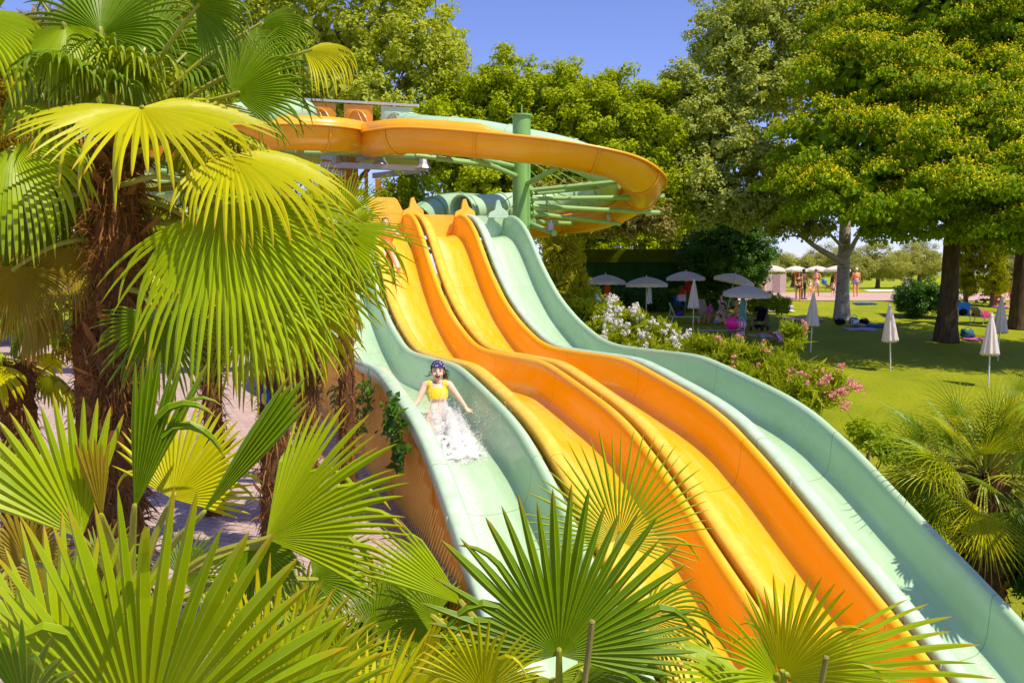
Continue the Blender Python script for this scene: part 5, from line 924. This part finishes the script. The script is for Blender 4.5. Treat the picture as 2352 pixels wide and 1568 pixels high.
def fk(H, pose):
    """joint positions of a figure of height H; facing +y, its right hand towards +x"""
    g = lambda k, d: pose.get(k, d); J = {}; ln = g('lean', 0.); tw = g('turn', 0.); sx = g('side', 0.)
    up = nrm(np.array([sin(sx), -sin(ln), cos(ln)])); fw = nrm(np.array([0, cos(ln), sin(ln)])); rt = np.array([1., 0, 0]); rt = nrm(rt*cos(tw)+fw*sin(tw))
    pv = np.array([0, 0, g('pz', .53)])*H; J['pelvis'] = pv; up2 = nrm(up+fw*g('hunch', 0.)); J['waist'] = pv+up*.095*H; J['chest'] = J['waist']+nrm(up+up2)*.135*H; J['neck'] = J['chest']+up2*.085*H
    hd = nrm(up2*cos(g('nod', 0.))+fw*sin(g('nod', 0.))+rt*g('tilt', 0.)); J['head'] = J['neck']+hd*.088*H; J['hup'] = hd; hf = nrm(np.cross(hd, rt)); hy = g('look', 0.); hfw = nrm(hf*cos(hy)+np.cross(hf, hd)*sin(hy)); J['hf'] = hfw; J['up'] = up2; J['rt'] = rt; J['fw'] = fw
    for nm, s in (('R', 1), ('L', -1)):
        sh = J['chest']+up2*.055*H+rt*s*.103*H*g('wide', 1.); J['sh'+nm] = sh
        a, bb, e, be = g('arm'+nm, (0.1, .12, .25, .0))
        dv = lambda a_, b_: rt*s*sin(b_)+fw*sin(a_)*cos(b_)-up2*cos(a_)*cos(b_)
        J['el'+nm] = sh+dv(a, bb)*.170*H*g('arml', 1.); fd = dv(a+e, be); J['wr'+nm] = J['el'+nm]+fd*.145*H*g('arml', 1.); J['hd'+nm] = fd
        hp = pv+rt*s*.052*H-up*.01*H; J['hp'+nm] = hp; a, bb, k, bs = g('leg'+nm, (0., .04, 0., .02))
        wz = np.array([0, 0, 1.]); f0 = np.array([0, 1., 0]); lv = lambda a_, b_: np.array([1., 0, 0])*s*sin(b_)+f0*sin(a_)*cos(b_)-wz*cos(a_)*cos(b_)
        J['kn'+nm] = hp+lv(a, bb)*.245*H; J['an'+nm] = J['kn'+nm]+lv(a-k, bs)*.235*H; ft = g('foot'+nm, a-k+pi/2); J['to'+nm] = J['an'+nm]+lv(ft, bs)*.095*H
    return J
def person(label, loc, rz, H, skin, pose, clothes=(), hair=('short', 'brown'), vox=.011, build=1., female=True, group=None, open_mouth=False, accessories=(), tilt=0., arml=1.):
    J = fk(H, dict(pose, arml=arml)); b = MB(); B = build; up, rt, fw = J['up'], J['rt'], J['fw']; Rm = np.stack([rt, np.cross(up, rt), up], 1)
    b.ball(J['pelvis'], np.array([.088 if female else .080, .066, .07])*H*B, 18, 12, 0, Rm); b.ball((J['pelvis']*.4+J['waist']*.6), np.array([.074 if female else .08, .058*B, .09])*H*B, 18, 12, 0, Rm)
    b.ball(J['chest']*.8+J['waist']*.2, np.array([.088 if female else .098, .062, .105])*H*B, 18, 12, 0, Rm); capsule(b, J['shR']-rt*.012*H, J['shL']+rt*.012*H, .036*H, .036*H)
    if female and H > 1.5:
        for s in (-1, 1): b.ball(J['chest']+rt*s*.04*H+np.cross(up, rt)*.05*H-up*.015*H, .034*H*B*.9, 12, 8)
    capsule(b, J['chest']+up*.05*H, J['head']-J['hup']*.03*H, .036*H, .030*H)
    hf, hu = J['hf'], J['hup']; hr = nrm(np.cross(hf, hu)); HR = np.stack([hr, hf, hu], 1); hs = H*(1.0 if H > 1.5 else 1.0+.22*(1.5-H)/.4)*g_(pose, 'hscale', 1.); hc = J['head']
    b.ball(hc+hu*.012*hs-hf*.004*hs, np.array([.0445, .0555, .056])*hs, 20, 14, 0, HR); b.ball(hc-hu*.028*hs+hf*.014*hs, np.array([.036, .038, .040])*hs, 16, 10, 0, HR); b.ball(hc-hu*.057*hs+hf*.034*hs, np.array([.018, .015, .013])*hs, 12, 8, 0, HR)
    capsule(b, hc+hf*.051*hs+hu*.006*hs, hc+hf*.060*hs-hu*.016*hs, .0055*hs, .0085*hs, 8)
    for s in (-1, 1): b.ball(hc+hr*s*.046*hs-hu*.006*hs-hf*.004*hs, np.array([.006, .011, .017])*hs, 8, 6, 0, HR); b.ball(hc+hr*s*.026*hs-hu*.022*hs+hf*.036*hs, np.array([.014, .012, .012])*hs, 8, 6, 0, HR)
    for s, nm in ((1, 'R'), (-1, 'L')):
        capsule(b, J['sh'+nm], J['el'+nm], .031*H*B, .023*H*B); capsule(b, J['el'+nm], J['wr'+nm], .0245*H*B, .0155*H)
        fd = J['hd'+nm]; tv = nrm(np.cross(fd, up if abs(fd.dot(up)) < .9 else fw)); pn = np.cross(fd, tv); pc = J['wr'+nm]+fd*.032*H; b.ball(pc, np.array([.024, .012, .034])*H, 12, 8, 0, np.stack([tv, pn, fd], 1))
        for q in range(4):
            o = J['wr'+nm]+fd*.056*H+tv*(q-1.5)*.0125*H; l = (.036, .042, .039, .030)[q]*H; k1 = o+nrm(fd+tv*(q-1.5)*.10)*l*.5; k2 = k1+nrm(fd*.8+pn*.5*s*(1 if q else .6))*l*.55; capsule(b, o, k1, .0062*H, .0058*H, 8); capsule(b, k1, k2, .0058*H, .0048*H, 8)
        o = pc-tv*.018*H*1.; k1 = o+nrm(fd*.6-tv*.8)*.024*H; capsule(b, o, k1, .0075*H, .0068*H, 8); capsule(b, k1, k1+nrm(fd*.9-tv*.3+pn*.3*s)*.022*H, .0068*H, .0055*H, 8)
        capsule(b, J['hp'+nm]+up*.015*H, J['kn'+nm], .052*H*B, .034*H*B); m = J['kn'+nm]*.66+J['an'+nm]*.34; back = nrm(np.cross(J['an'+nm]-J['kn'+nm], [1., 0, 0])); capsule(b, J['kn'+nm], m, .032*H*B, .034*H*B); capsule(b, m, J['an'+nm], .034*H*B, .0205*H)
        a, t = J['an'+nm], J['to'+nm]; d = nrm(t-a); capsule(b, a-d*.022*H-np.array([0, 0, .008])*H, t-d*.03*H-np.array([0, 0, .012])*H, .024*H, .020*H); capsule(b, t-d*.03*H-np.array([0, 0, .014])*H, t-np.array([0, 0, .018])*H, .020*H, .012*H)
        ta = nrm(np.cross(d, [0, 0, 1.]))
        for q in range(5): capsule(b, t-d*.01*H+ta*(q-2)*.0088*H-np.array([0, 0, .018])*H, t+d*(.016-.003*abs(q-1.2))*H+ta*(q-2)*.0092*H-np.array([0, 0, .020])*H, .0062*H, .005*H, 6)
    tmp = b.build('tmp', skin); r = tmp.modifiers.new('r', 'REMESH'); r.mode = 'VOXEL'; r.voxel_size = vox; r.use_smooth_shade = True; sm = tmp.modifiers.new('s', 'SMOOTH'); sm.factor = .5; sm.iterations = 5
    dg = bpy.context.evaluated_depsgraph_get(); me = bpy.data.meshes.new_from_object(tmp.evaluated_get(dg)); old = tmp.data; bpy.data.objects.remove(tmp); bpy.data.meshes.remove(old)
    me.name = 'person'; me.materials.clear(); me.materials.append(skin); me.polygons.foreach_set('use_smooth', np.ones(len(me.polygons), bool))
    o = bpy.data.objects.new('person', me); C.objects.link(o); o.location = [float(x) for x in loc]; o.rotation_euler = (tilt, 0, rz); tag(o, label, 'person', group)
    # nearest bone of each face
    nv = len(me.vertices); co = np.zeros(nv*3); me.vertices.foreach_get('co', co); co = co.reshape(-1, 3); no = np.zeros(nv*3); me.vertices.foreach_get('normal', no); no = no.reshape(-1, 3)
    fv = [tuple(p.vertices) for p in me.polygons]; q4 = np.array([f for f in fv if len(f) == 4]) if fv else np.zeros((0, 4), int)
    bones = {'torso': (J['pelvis']-up*.03*H, J['neck'], .075), 'head': (J['head']-hu*.04*hs, J['head']+hu*.03*hs, .05)}
    for nm in 'RL': bones.update({'arm'+nm: (J['sh'+nm], J['el'+nm], .027), 'fore'+nm: (J['el'+nm], J['wr'+nm]+J['hd'+nm]*.1*H, .018), 'leg'+nm: (J['hp'+nm], J['kn'+nm], .045), 'shin'+nm: (J['kn'+nm], J['to'+nm], .03)})
    fc = co[q4].mean(1); names = list(bones); D = []; TT = []
    for k in names:
        a, e, r = bones[k]; ab = e-a; t = np.clip(((fc-a)@ab)/ab.dot(ab), 0, 1); D.append(np.linalg.norm(fc-a-t[:, None]*ab, axis=1)-r*H); TT.append(((fc-a)@ab)/ab.dot(ab))
    D = np.array(D); TT = np.array(TT); w = D.argmin(0); tt = TT[w, np.arange(len(w))]; nmw = np.array(names)[w]
    tz = ((fc-bones['torso'][0])@up)/np.linalg.norm(bones['torso'][1]-bones['torso'][0]); lat = (fc-J['chest'])@rt/H; frt = (fc-J['chest'])@np.cross(up, rt)
    for name, mat, sel in clothes:
        k = sel(nmw, tt, tz, lat, frt); f = q4[k]
        if len(f) == 0: continue
        ids, inv = np.unique(f, return_inverse=True); off = .0045*H; v = co[ids]+no[ids]*off; f2 = inv.reshape(-1, 4); bb = MB(); bb.add(v, f2); c = bb.build(name, mat, o, smooth=True); sd = c.modifiers.new('hem', 'SOLIDIFY'); sd.thickness = .003*H; sd.offset = 0
    # face
    for s in (-1, 1):
        bb = MB(); bb.ball(hc+hr*s*.019*hs+hf*.0475*hs+hu*.006*hs, np.array([.0075, .004, .0032 if not open_mouth else .0017])*hs, 10, 7, 0, HR); bb.build('eye', M_eye, o, smooth=True)
        bb = MB(); bb.tube([hc+hr*s*x*hs+hf*(.0515-.25*abs(x-.012)**1.)*hs+hu*(.017+y)*hs for x, y in ((.009, 0), (.02, .004), (.029, .0))], .0022*hs, 6); bb.build('eyebrow', hairm.get(hair[1], hairm['brown']), o)
    if open_mouth:
        bb = MB(); bb.ball(hc+hf*.0475*hs-hu*.037*hs, np.array([.017, .008, .0125])*hs, 14, 9, 0, HR); mo = bb.build('mouth', M_mth, o, smooth=True); bb = MB(); bb.ball(hc+hf*.0525*hs-hu*.0295*hs, np.array([.0135, .0045, .0038])*hs, 12, 7, 0, HR); bb.build('teeth', M_tooth, mo, smooth=True)
        bb = MB(); A = np.linspace(0, 2*pi, 18); bb.tube([hc+hr*.0175*cos(a)*hs+hf*(.0505+.003*abs(sin(a)))*hs-hu*(.037-.0135*sin(a))*hs for a in A], .0026*hs, 6, cap=False); bb.build('lip', M_lip, mo, smooth=True)
    else: bb = MB(); bb.ball(hc+hf*.0485*hs-hu*.038*hs, np.array([.013, .005, .0035])*hs, 10, 6, 0, HR); bb.build('mouth', M_lip, o, smooth=True)
    # hair
    st, hcol = hair; hm = hairm[hcol]; n, m = 26, 18; A = np.linspace(0, 2*pi, n, endpoint=False); Bv = np.linspace(-.75 if st != 'short' else -.35, pi/2, m); rg = np.random.default_rng(int(abs(loc[0]*100))+3)
    g = np.stack([np.cos(Bv)[:, None]*np.cos(A), np.cos(Bv)[:, None]*np.sin(A), np.repeat(np.sin(Bv)[:, None], n, 1)], -1)
    lowf = np.clip((g[..., 1]-.15)/.35, 0, 1); g[..., 2] = np.where(g[..., 2] < .55*lowf+-.9*(1-lowf), .55*lowf-.9*(1-lowf), g[..., 2])
    g = g*(1+.035*np.sin(A*11)[None, :, None]); bb = MB(); bb.grid(hc+(g*np.array([.0505, .061, .063])*hs+np.array([0, -.006, .013])*hs)@HR.T, 0, cv=True)
    if st == 'long':
        for q in range(9): x = (q-4)/4; p0 = hc+hr*x*.045*hs-hf*(.045-.02*abs(x))*hs; bb.tube(catmull([p0, p0-hu*.06*hs-hf*.01*hs+hr*x*.008*hs, p0-hu*.13*hs*(1+.2*rg.random())-hf*.012*hs], 4), np.linspace(.016, .006, 9)*hs, 7)
    if st == 'bun': bb.ball(hc-hf*.045*hs+hu*.055*hs, .026*hs, 12, 8)
    if st == 'windswept':
        for q in range(26):
            s_ = -1 if rg.random() < .8 else 1; p0 = hc+hr*s_*.044*hs-hf*.02*hs+hu*rg.uniform(-.03, .02)*hs; e = p0+hr*s_*rg.uniform(.01, .055)*hs-hu*rg.uniform(.0, .07)*hs-hf*rg.uniform(.0, .05)*hs; bb.tube(catmull([p0, (p0+e)/2+rg.normal(0, .006, 3)*hs, e], 3), np.linspace(.005, .0012, 7)*hs, 5)
    bb.build('hair', hm, o, smooth=True)
    for kind, mat in accessories:
        bb = MB()
        if kind == 'cap': 
            Bv = np.linspace(.05, pi/2, 9); g = np.stack([np.cos(Bv)[:, None]*np.cos(A), np.cos(Bv)[:, None]*np.sin(A), np.repeat(np.sin(Bv)[:, None], n, 1)], -1); bb.grid(hc+(g*np.array([.054, .064, .066])*hs+np.array([0, -.006, .018])*hs)@HR.T, 0, cv=True); bb.ball(hc+hf*.065*hs+hu*.022*hs, np.array([.04, .04, .004])*hs, 14, 6, 0, HR); bb.build('cap', mat, o, smooth=True)
        elif kind == 'bandana':
            Bv = np.linspace(-.02, pi/2, 12); g = np.stack([np.cos(Bv)[:, None]*np.cos(A), np.cos(Bv)[:, None]*np.sin(A), np.repeat(np.sin(Bv)[:, None], n, 1)], -1); g[..., 2] += .22*np.clip(g[..., 1], 0, 1)*np.cos(Bv)[:, None]
            uv = np.stack(np.meshgrid(np.linspace(0, 1, n), np.linspace(0, 1, 12)), -1); bb.grid(hc+(g*np.array([.0535, .0625, .064])*hs+np.array([0, -.006, .016])*hs)@HR.T, 0, uv, cv=True); bb.ball(hc-hf*.066*hs-hu*.0*hs, .014*hs, 8, 6); bb.build('bandana', mat, o, smooth=True)
        elif kind == 'necklace': Aa = np.linspace(0, 2*pi, 25); bb.tube([J['neck']-up*.006*H+rt*cos(a)*.036*H+np.cross(up, rt)*(sin(a)*.034+.012)*H-up*.020*H*max(0, sin(a))**2 for a in Aa], .0022*H, 6, cap=False); bb.build('necklace', mat, o)
        elif kind == 'wrap':
            rg2 = np.random.default_rng(5); Aw = np.linspace(0, 2*pi, 22, endpoint=False); prof = [(.10, .13), (.13, .09), (.145, .02), (.14, -.06), (.15, -.13)]; bb.grid([[J['chest']+rt*cos(a)*r*H*(1+.06*sin(a*5))+np.cross(up, rt)*sin(a)*r*.8*H+up*z*H*.9 for a in Aw] for r, z in prof], 0, np.stack(np.meshgrid(np.linspace(0, 1, 22), np.linspace(0, 1, 5)), -1), cv=True); w_ = bb.build('towel_wrap', mat, o, smooth=True); sd = w_.modifiers.new('hem', 'SOLIDIFY'); sd.thickness = .012
    return o
isl = lambda n, *k: np.isin(n, k)
LEG = ('legR', 'legL'); 
def briefs(n, t, z, l, f): return (isl(n, 'torso') & (z < .16)) | (isl(n, *LEG) & (t < .10))
def trunks(n, t, z, l, f): return (isl(n, 'torso') & (z < .20)) | (isl(n, *LEG) & (t < .30))
def shorts(n, t, z, l, f): return (isl(n, 'torso') & (z < .20)) | (isl(n, *LEG) & (t < .72))
def bra(n, t, z, l, f): return isl(n, 'torso') & (((z > .60) & (z < .675)) | ((f > .0) & (z > .58) & (z < .76)) | ((z > .6) & (z < 1.) & (np.abs(np.abs(l)-.062) < .009)))
def croptop(n, t, z, l, f): return isl(n, 'torso', 'armR', 'armL') & (z > .52) & (np.abs(l) < .105) & ((z < .80) | ((np.abs(l) > .047) & (np.abs(l) < .078) & (z < 1.1))) & ~(isl(n, 'armR', 'armL') & (np.abs(l) > .086))
def tee(n, t, z, l, f): return (isl(n, 'torso') & (z > .12) & (z < 1.0)) | (isl(n, 'armR', 'armL') & (t < .55))
def suit(n, t, z, l, f): return briefs(n, t, z, l, f) | (isl(n, 'torso') & (z < .76)) | (isl(n, 'torso') & (z < 1.) & (np.abs(np.abs(l)-.062) < .012))
K_yel = plain('yellow_swimwear', (.88, .60, .005), .6); K_red = plain('red_swimwear', (.70, .01, .03), .6); K_org = plain('orange_swimwear', (.85, .14, .01), .6); K_wht = plain('white_swimwear', (.80, .74, .74), .7); K_blk = plain('black_swimwear', (.015, .013, .014), .6); K_grn = plain('green_swimwear', (.12, .30, .06), .6); K_bl = cloth_mat('blue_white_trunks', (.08, .14, .42), (.72, .72, .78), 5, 'n'); K_dgr = plain('dark_shorts', (.03, .03, .035), .8); K_pnk = plain('pink_shirt', (.85, .06, .30), .8); K_mag = plain('magenta_shirt', (.75, .02, .50), .8); K_brn = plain('brown_bikini', (.12, .05, .03), .7); K_den = plain('denim_blue', (.05, .10, .25), .8)
# the girl racing down the left green lane
t = NT('navy_star_print'); vo = t.n('TexVoronoi', {'Vector': t.n('Mapping', {'Vector': t.uv(), 'Scale': (14, 7, 1)}).outputs[0], 'Scale': 1.}); M_ban = t.done(t.bsdf(t.mix(t.ramp(vo.outputs[0], (.22, 1.), (.27, 0.)), (.035, .022, .12), (.75, .72, .78)), .8))
gs = 9.42; gp = S(gs, .60, lip(gs)-.50); yawd = math.atan2(-SD[0], -SD[1])   # facing down the run
girl = person('laughing girl in a yellow top and navy bandana racing down the green lane', gp, pi+.12, 1.38, SK_fair,
    dict(pz=.062, lean=.30, hscale=1.12, nod=.22, look=.0, tilt=-.05, armR=(.12, .42, .25, .62), armL=(.45, .50, .30, .38), legR=(1.50, .10, .12, .08), legL=(1.46, .16, .16, .12), footR=1.0+pi/4, footL=1.0+pi/4),
    [('swim_top', K_yel, croptop), ('swim_briefs', K_red, briefs)], ('windswept', 'brown'), vox=.0062, build=1.0, arml=.93, open_mouth=True, accessories=(('bandana', M_ban), ('necklace', K_dgr)))
us = 17.05; up_ = S(us, 1.2+.36, lip(us)-.50)
person('person in an orange swimsuit starting down from the top of the orange lane', up_, pi+.2, 1.62, SK_fair, dict(pz=.075, lean=.62, nod=.35, tilt=.1, armR=(.5, .45, .4, .3), armL=(.5, .3, .5, .1), legR=(.98, .08, -.1, .06), legL=(1.02, .14, .0, .1), footR=2.0, footL=2.0), [('swimsuit', K_org, suit)], ('long', 'brown'), vox=.012)
# spray thrown up by the girl
rg = np.random.default_rng(21); t = NT('white_spray'); M_spray = t.done(t.n('MixShader', {0: .18, 1: t.bsdf((.96, .94, .94), .8, None, .2), 2: t.n('BsdfTranslucent', {'Color': (.95, .93, .94, 1)}).outputs[0]}).outputs[0])
def sp(s, q, h): return S(gs-s, .60+q, lip(gs-s)-.50+h)
b = MB(); OV = np.array([[1, 0, 0], [-1, 0, 0], [0, 1, 0], [0, -1, 0], [0, 0, 1], [0, 0, -1.]]); OF = np.array([[0, 2, 4], [2, 1, 4], [1, 3, 4], [3, 0, 4], [2, 0, 5], [1, 2, 5], [3, 1, 5], [0, 3, 5]])
def cloud(n, sig, hk, r0, rs, lo, hi, ka=1.7, kb=2.3, pw=.8):
    s_ = rg.beta(ka, kb, n)*1.34-.07; prof = np.interp(s_, [0, .12, .35, .7, 1.0, 1.3], [.34, .38, .35, .27, .15, .03])*hk; q_ = rg.normal(0, sig, n)+.03*np.sin(s_*9); h_ = prof*(.62+.5*np.sin(s_*13+q_*17)*np.sin(q_*23-s_*7)+.25*np.sin(s_*31+q_*29))*rg.random(n)**pw*np.exp(-(q_/.3)**2)+.01
    s3 = gs-s_; c = S(s3, .60+q_, lip(s3)-.50+h_); r = rg.lognormal(math.log(r0), rs, n).clip(lo, hi)
    b.add((c[:, None]+OV[None]*r[:, None, None]*rg.uniform(.7, 1.4, (n, 1, 3))).reshape(-1, 3), (OF[None]+6*np.arange(n)[:, None, None]).reshape(-1, 3))
cloud(56000, .115, 1., .0022, .4, .001, .006); cloud(16000, .19, 1.3, .0019, .4, .0009, .005, 1.5, 1.6, 1.7)
n = 7000; s_ = rg.uniform(.05, 1.2, n); q_ = rg.uniform(-.38, .66, n); h_ = rg.random(n)**2*.5; c = S(gs-s_, .60+q_, lip(gs-s_)-.50+h_+.25*np.clip(q_-.3, 0, 1)); r = rg.lognormal(-6.35, .45, n).clip(.0009, .005); b.add((c[:, None]+OV[None]*r[:, None, None]).reshape(-1, 3), (OF[None]+6*np.arange(n)[:, None, None]).reshape(-1, 3))
# the solid foam under the drops: one lumpy mound
fm = MB()
for i in range(260):
    a = rg.beta(2.2, 1.9)*1.15+.05; q = rg.normal(0, .11); hh = np.interp(a, [0, .12, .35, .7, 1.0, 1.35], [.17, .21, .17, .14, .08, .02])*rg.random()**.5*math.exp(-(q/.24)**2); fm.ball(sp(a, q, hh), rg.uniform(.018, .042)*np.array([1.1, 1.4, .7]), 10, 7)
ft = fm.build('tmpfoam', M_spray); r_ = ft.modifiers.new('r', 'REMESH'); r_.mode = 'VOXEL'; r_.voxel_size = .013; s2 = ft.modifiers.new('s', 'SMOOTH'); s2.factor = .6; s2.iterations = 16
me = bpy.data.meshes.new_from_object(ft.evaluated_get(bpy.context.evaluated_depsgraph_get())); vv = np.zeros(len(me.vertices)*3); me.vertices.foreach_get('co', vv); ff = np.array([tuple(p.vertices) for p in me.polygons if len(p.vertices) == 4]); b.add(vv.reshape(-1, 3), ff); bpy.data.objects.remove(ft)
spl = b.build('splash', M_spray, smooth=False, kind='stuff', label='white water splashing up round the girl on the slide')
# ------------------------------------------------------------------ people on the lawn and the path
STAND = dict(); WALK = dict(legR=(.35, .03, .15, .03), legL=(-.28, .03, .25, .03), armR=(-.3, .12, .25, .05), armL=(.3, .12, .3, .08), footR=1.5, footL=.9)
def at(u, Y, dz=0): p = P(u, 650, Y); return (p[0], Y, float(lawn_z(Y))+.02+dz)
SITC = dict(pz=.28, lean=.1, legR=(1.45, .15, 1.45, .08), legL=(1.5, .12, 1.5, .05), armR=(.7, .1, .5, -.1), armL=(.6, .1, .7, -.1), footR=1.57, footL=1.57)
SITG = dict(pz=.065, lean=-.05, hunch=.2, legR=(1.95, .25, 2.1, .2), legL=(1.9, .22, 2.0, .2), armR=(.8, .15, .4, 0), armL=(.7, .1, .5, -.1), footR=1.4, footL=1.4)
person('woman in a dark bikini seen from behind crouching on the lawn by the beige chair', at(1647, 39.4), -1.1, 1.66, SK_fair, dict(SITG, lean=-.25), [('bikini_top', K_blk, bra), ('bikini_briefs', K_bl, briefs)], ('bun', 'grey'))
person('bare backed man in red shorts sitting under the parasol with the teal towel', at(1697, 38.6), 1.2, 1.78, SK_sun, dict(SITC, pz=.22, lean=-.12), [('swim_shorts', K_red, shorts)], ('short', 'grey'), female=False, build=1.12)
person('bare chested man in dark shorts sitting facing the lawn beside the teal towel', at(1741, 39.6), pi-.4, 1.76, SK_tan, dict(SITC, pz=.25, nod=.3), [('swim_shorts', K_dgr, shorts)], ('short', 'dark'), female=False, build=1.08)
person('woman with auburn hair sitting behind the crouching woman', at(1659, 41.2), pi+.4, 1.64, SK_fair, dict(SITC, pz=.25), [('bikini_top', K_brn, bra), ('bikini_briefs', K_brn, briefs)], ('bun', 'auburn'))
person('child wrapped in a pink and blue towel in the beige deck chair', np.array(at(1630, 39.9))+[0, -.1, .0], pi-.7, 1.2, SK_tan, dict(SITC, pz=.29), [('swim_briefs', K_mag, briefs)], ('long', 'dark'), accessories=(('wrap', cloth_mat('pink_blue_print', (.85, .08, .30), (.06, .14, .45), 5, 'n')),))
person('boy with short dark hair sitting behind the white oleander', at(1458, 39), pi-.9, 1.45, SK_tan, dict(SITC, pz=.30), [('swim_shorts', K_grn, shorts)], ('short', 'dark'), female=False)
WPG = 'bathers standing on the pink path'
person('woman in a white bikini walking along the path carrying a blue ball', at(1874, 52), -pi/2+.9, 1.74, SK_sun, dict(WALK, armR=(.5, .2, .3, .1)), [('bikini_top', K_wht, bra), ('bikini_briefs', K_wht, trunks)], ('bun', 'auburn'), group=WPG, build=1.08)
ball('blue ball held by the walking woman in the white bikini', np.array(at(1893, 51.8))+[0, 0, .80], .17, M_bb, name='play_ball')
person('man with a white cap and blue white trunks seen from behind on the path', at(1966, 52.5), -.15, 1.80, SK_sun, dict(legR=(.12, .04, .1, .02), legL=(-.12, .04, .1, .02), armR=(.15, .14, .25, .1)), [('swim_trunks', K_bl, trunks)], ('short', 'grey'), female=False, build=1.12, accessories=(('cap', K_wht),), group=WPG)
person('shaded woman in a brown bikini standing at the edge of the path', at(1834, 48.6), pi-.2, 1.66, SK_tan, dict(nod=.1, armR=(.2, .1, .9, -.2)), [('bikini_top', K_brn, bra), ('bikini_briefs', K_brn, briefs)], ('long', 'brown'), build=1.05, group=WPG)
person('dark skinned man in black shorts standing behind the shaded woman', at(1846, 49.2), pi+.5, 1.80, SK_dark, dict(armR=(.6, .2, .8, -.4)), [('swim_shorts', K_blk, shorts)], ('short', 'dark'), female=False, group=WPG)
person('bather in blue shorts holding both hands to the head by the parasols', at(1717, 51.5), .3, 1.70, SK_sun, dict(armR=(2.2, .5, 1.2, -.3), armL=(2.2, .4, 1.3, -.3)), [('swim_shorts', K_den, shorts)], ('short', 'dark'), female=False, group=WPG)
person('woman in a red bikini with her back turned behind the parasols', at(1731, 51.3), -.2, 1.70, SK_sun, dict(armR=(.1, .25, .1, .2)), [('bikini_top', K_red, bra), ('bikini_briefs', K_red, briefs)], ('bun', 'brown'), group=WPG)
person('woman in a black bikini with her back turned beside the grey screen', at(1753, 51), .1, 1.62, SK_fair, dict(armL=(.1, .25, .1, .2)), [('bikini_top', K_blk, bra), ('bikini_briefs', K_blk, briefs)], ('bun', 'brown'), group=WPG)
person('small child in a white sun hat next to the walking woman', at(1860, 51.4), pi, 1.05, SK_fair, dict(), [('swim_trunks', K_yel, trunks)], ('short', 'brown'), female=False, accessories=(('cap', K_wht),), group=WPG)
person('toddler walking on the path near the pale poplar trunk', at(1914, 52), pi-.3, .92, SK_fair, WALK, [('swim_trunks', K_blk, trunks)], ('short', 'brown'), female=False, group=WPG)
person('girl in a pink shirt half hidden by the pale poplar trunk', at(1921, 52.6), 1.2, 1.42, SK_sun, dict(armR=(.4, .2, .6, 0)), [('shirt', K_pnk, lambda n, t, z, l, f: tee(n, t, z, l, f) | ((n == 'legR') | (n == 'legL')) & (t < .25))], ('short', 'auburn'), accessories=(('cap', K_pnk),), group=WPG)
person('woman in a green bikini sitting on a red towel with her back turned', at(2305, 46.2), .1, 1.66, SK_tan, dict(SITG, pz=.075), [('bikini_top', K_grn, bra), ('bikini_briefs', K_blk, briefs)], ('bun', 'dark'), build=1.08)
person('dark haired woman sitting between the pushchair and the green bikini woman', at(2288, 47), pi-.3, 1.62, SK_tan, dict(SITG, pz=.075), [('bikini_top', K_red, bra), ('bikini_briefs', K_red, briefs)], ('long', 'brown'))
person('child in red trunks standing beside the straight linden trunk', at(2325, 45.2), pi/2, 1.34, SK_sun, dict(), [('swim_trunks', K_red, trunks)], ('short', 'auburn'), female=False)
p = P(-8, 960, 12.5); person('child in a magenta shirt and white shorts standing on the terrace', (p[0], 12.5, .01), pi, 1.05, SK_fair, dict(), [('shirt', K_mag, tee), ('shorts', K_wht, shorts)], ('long', 'brown'))
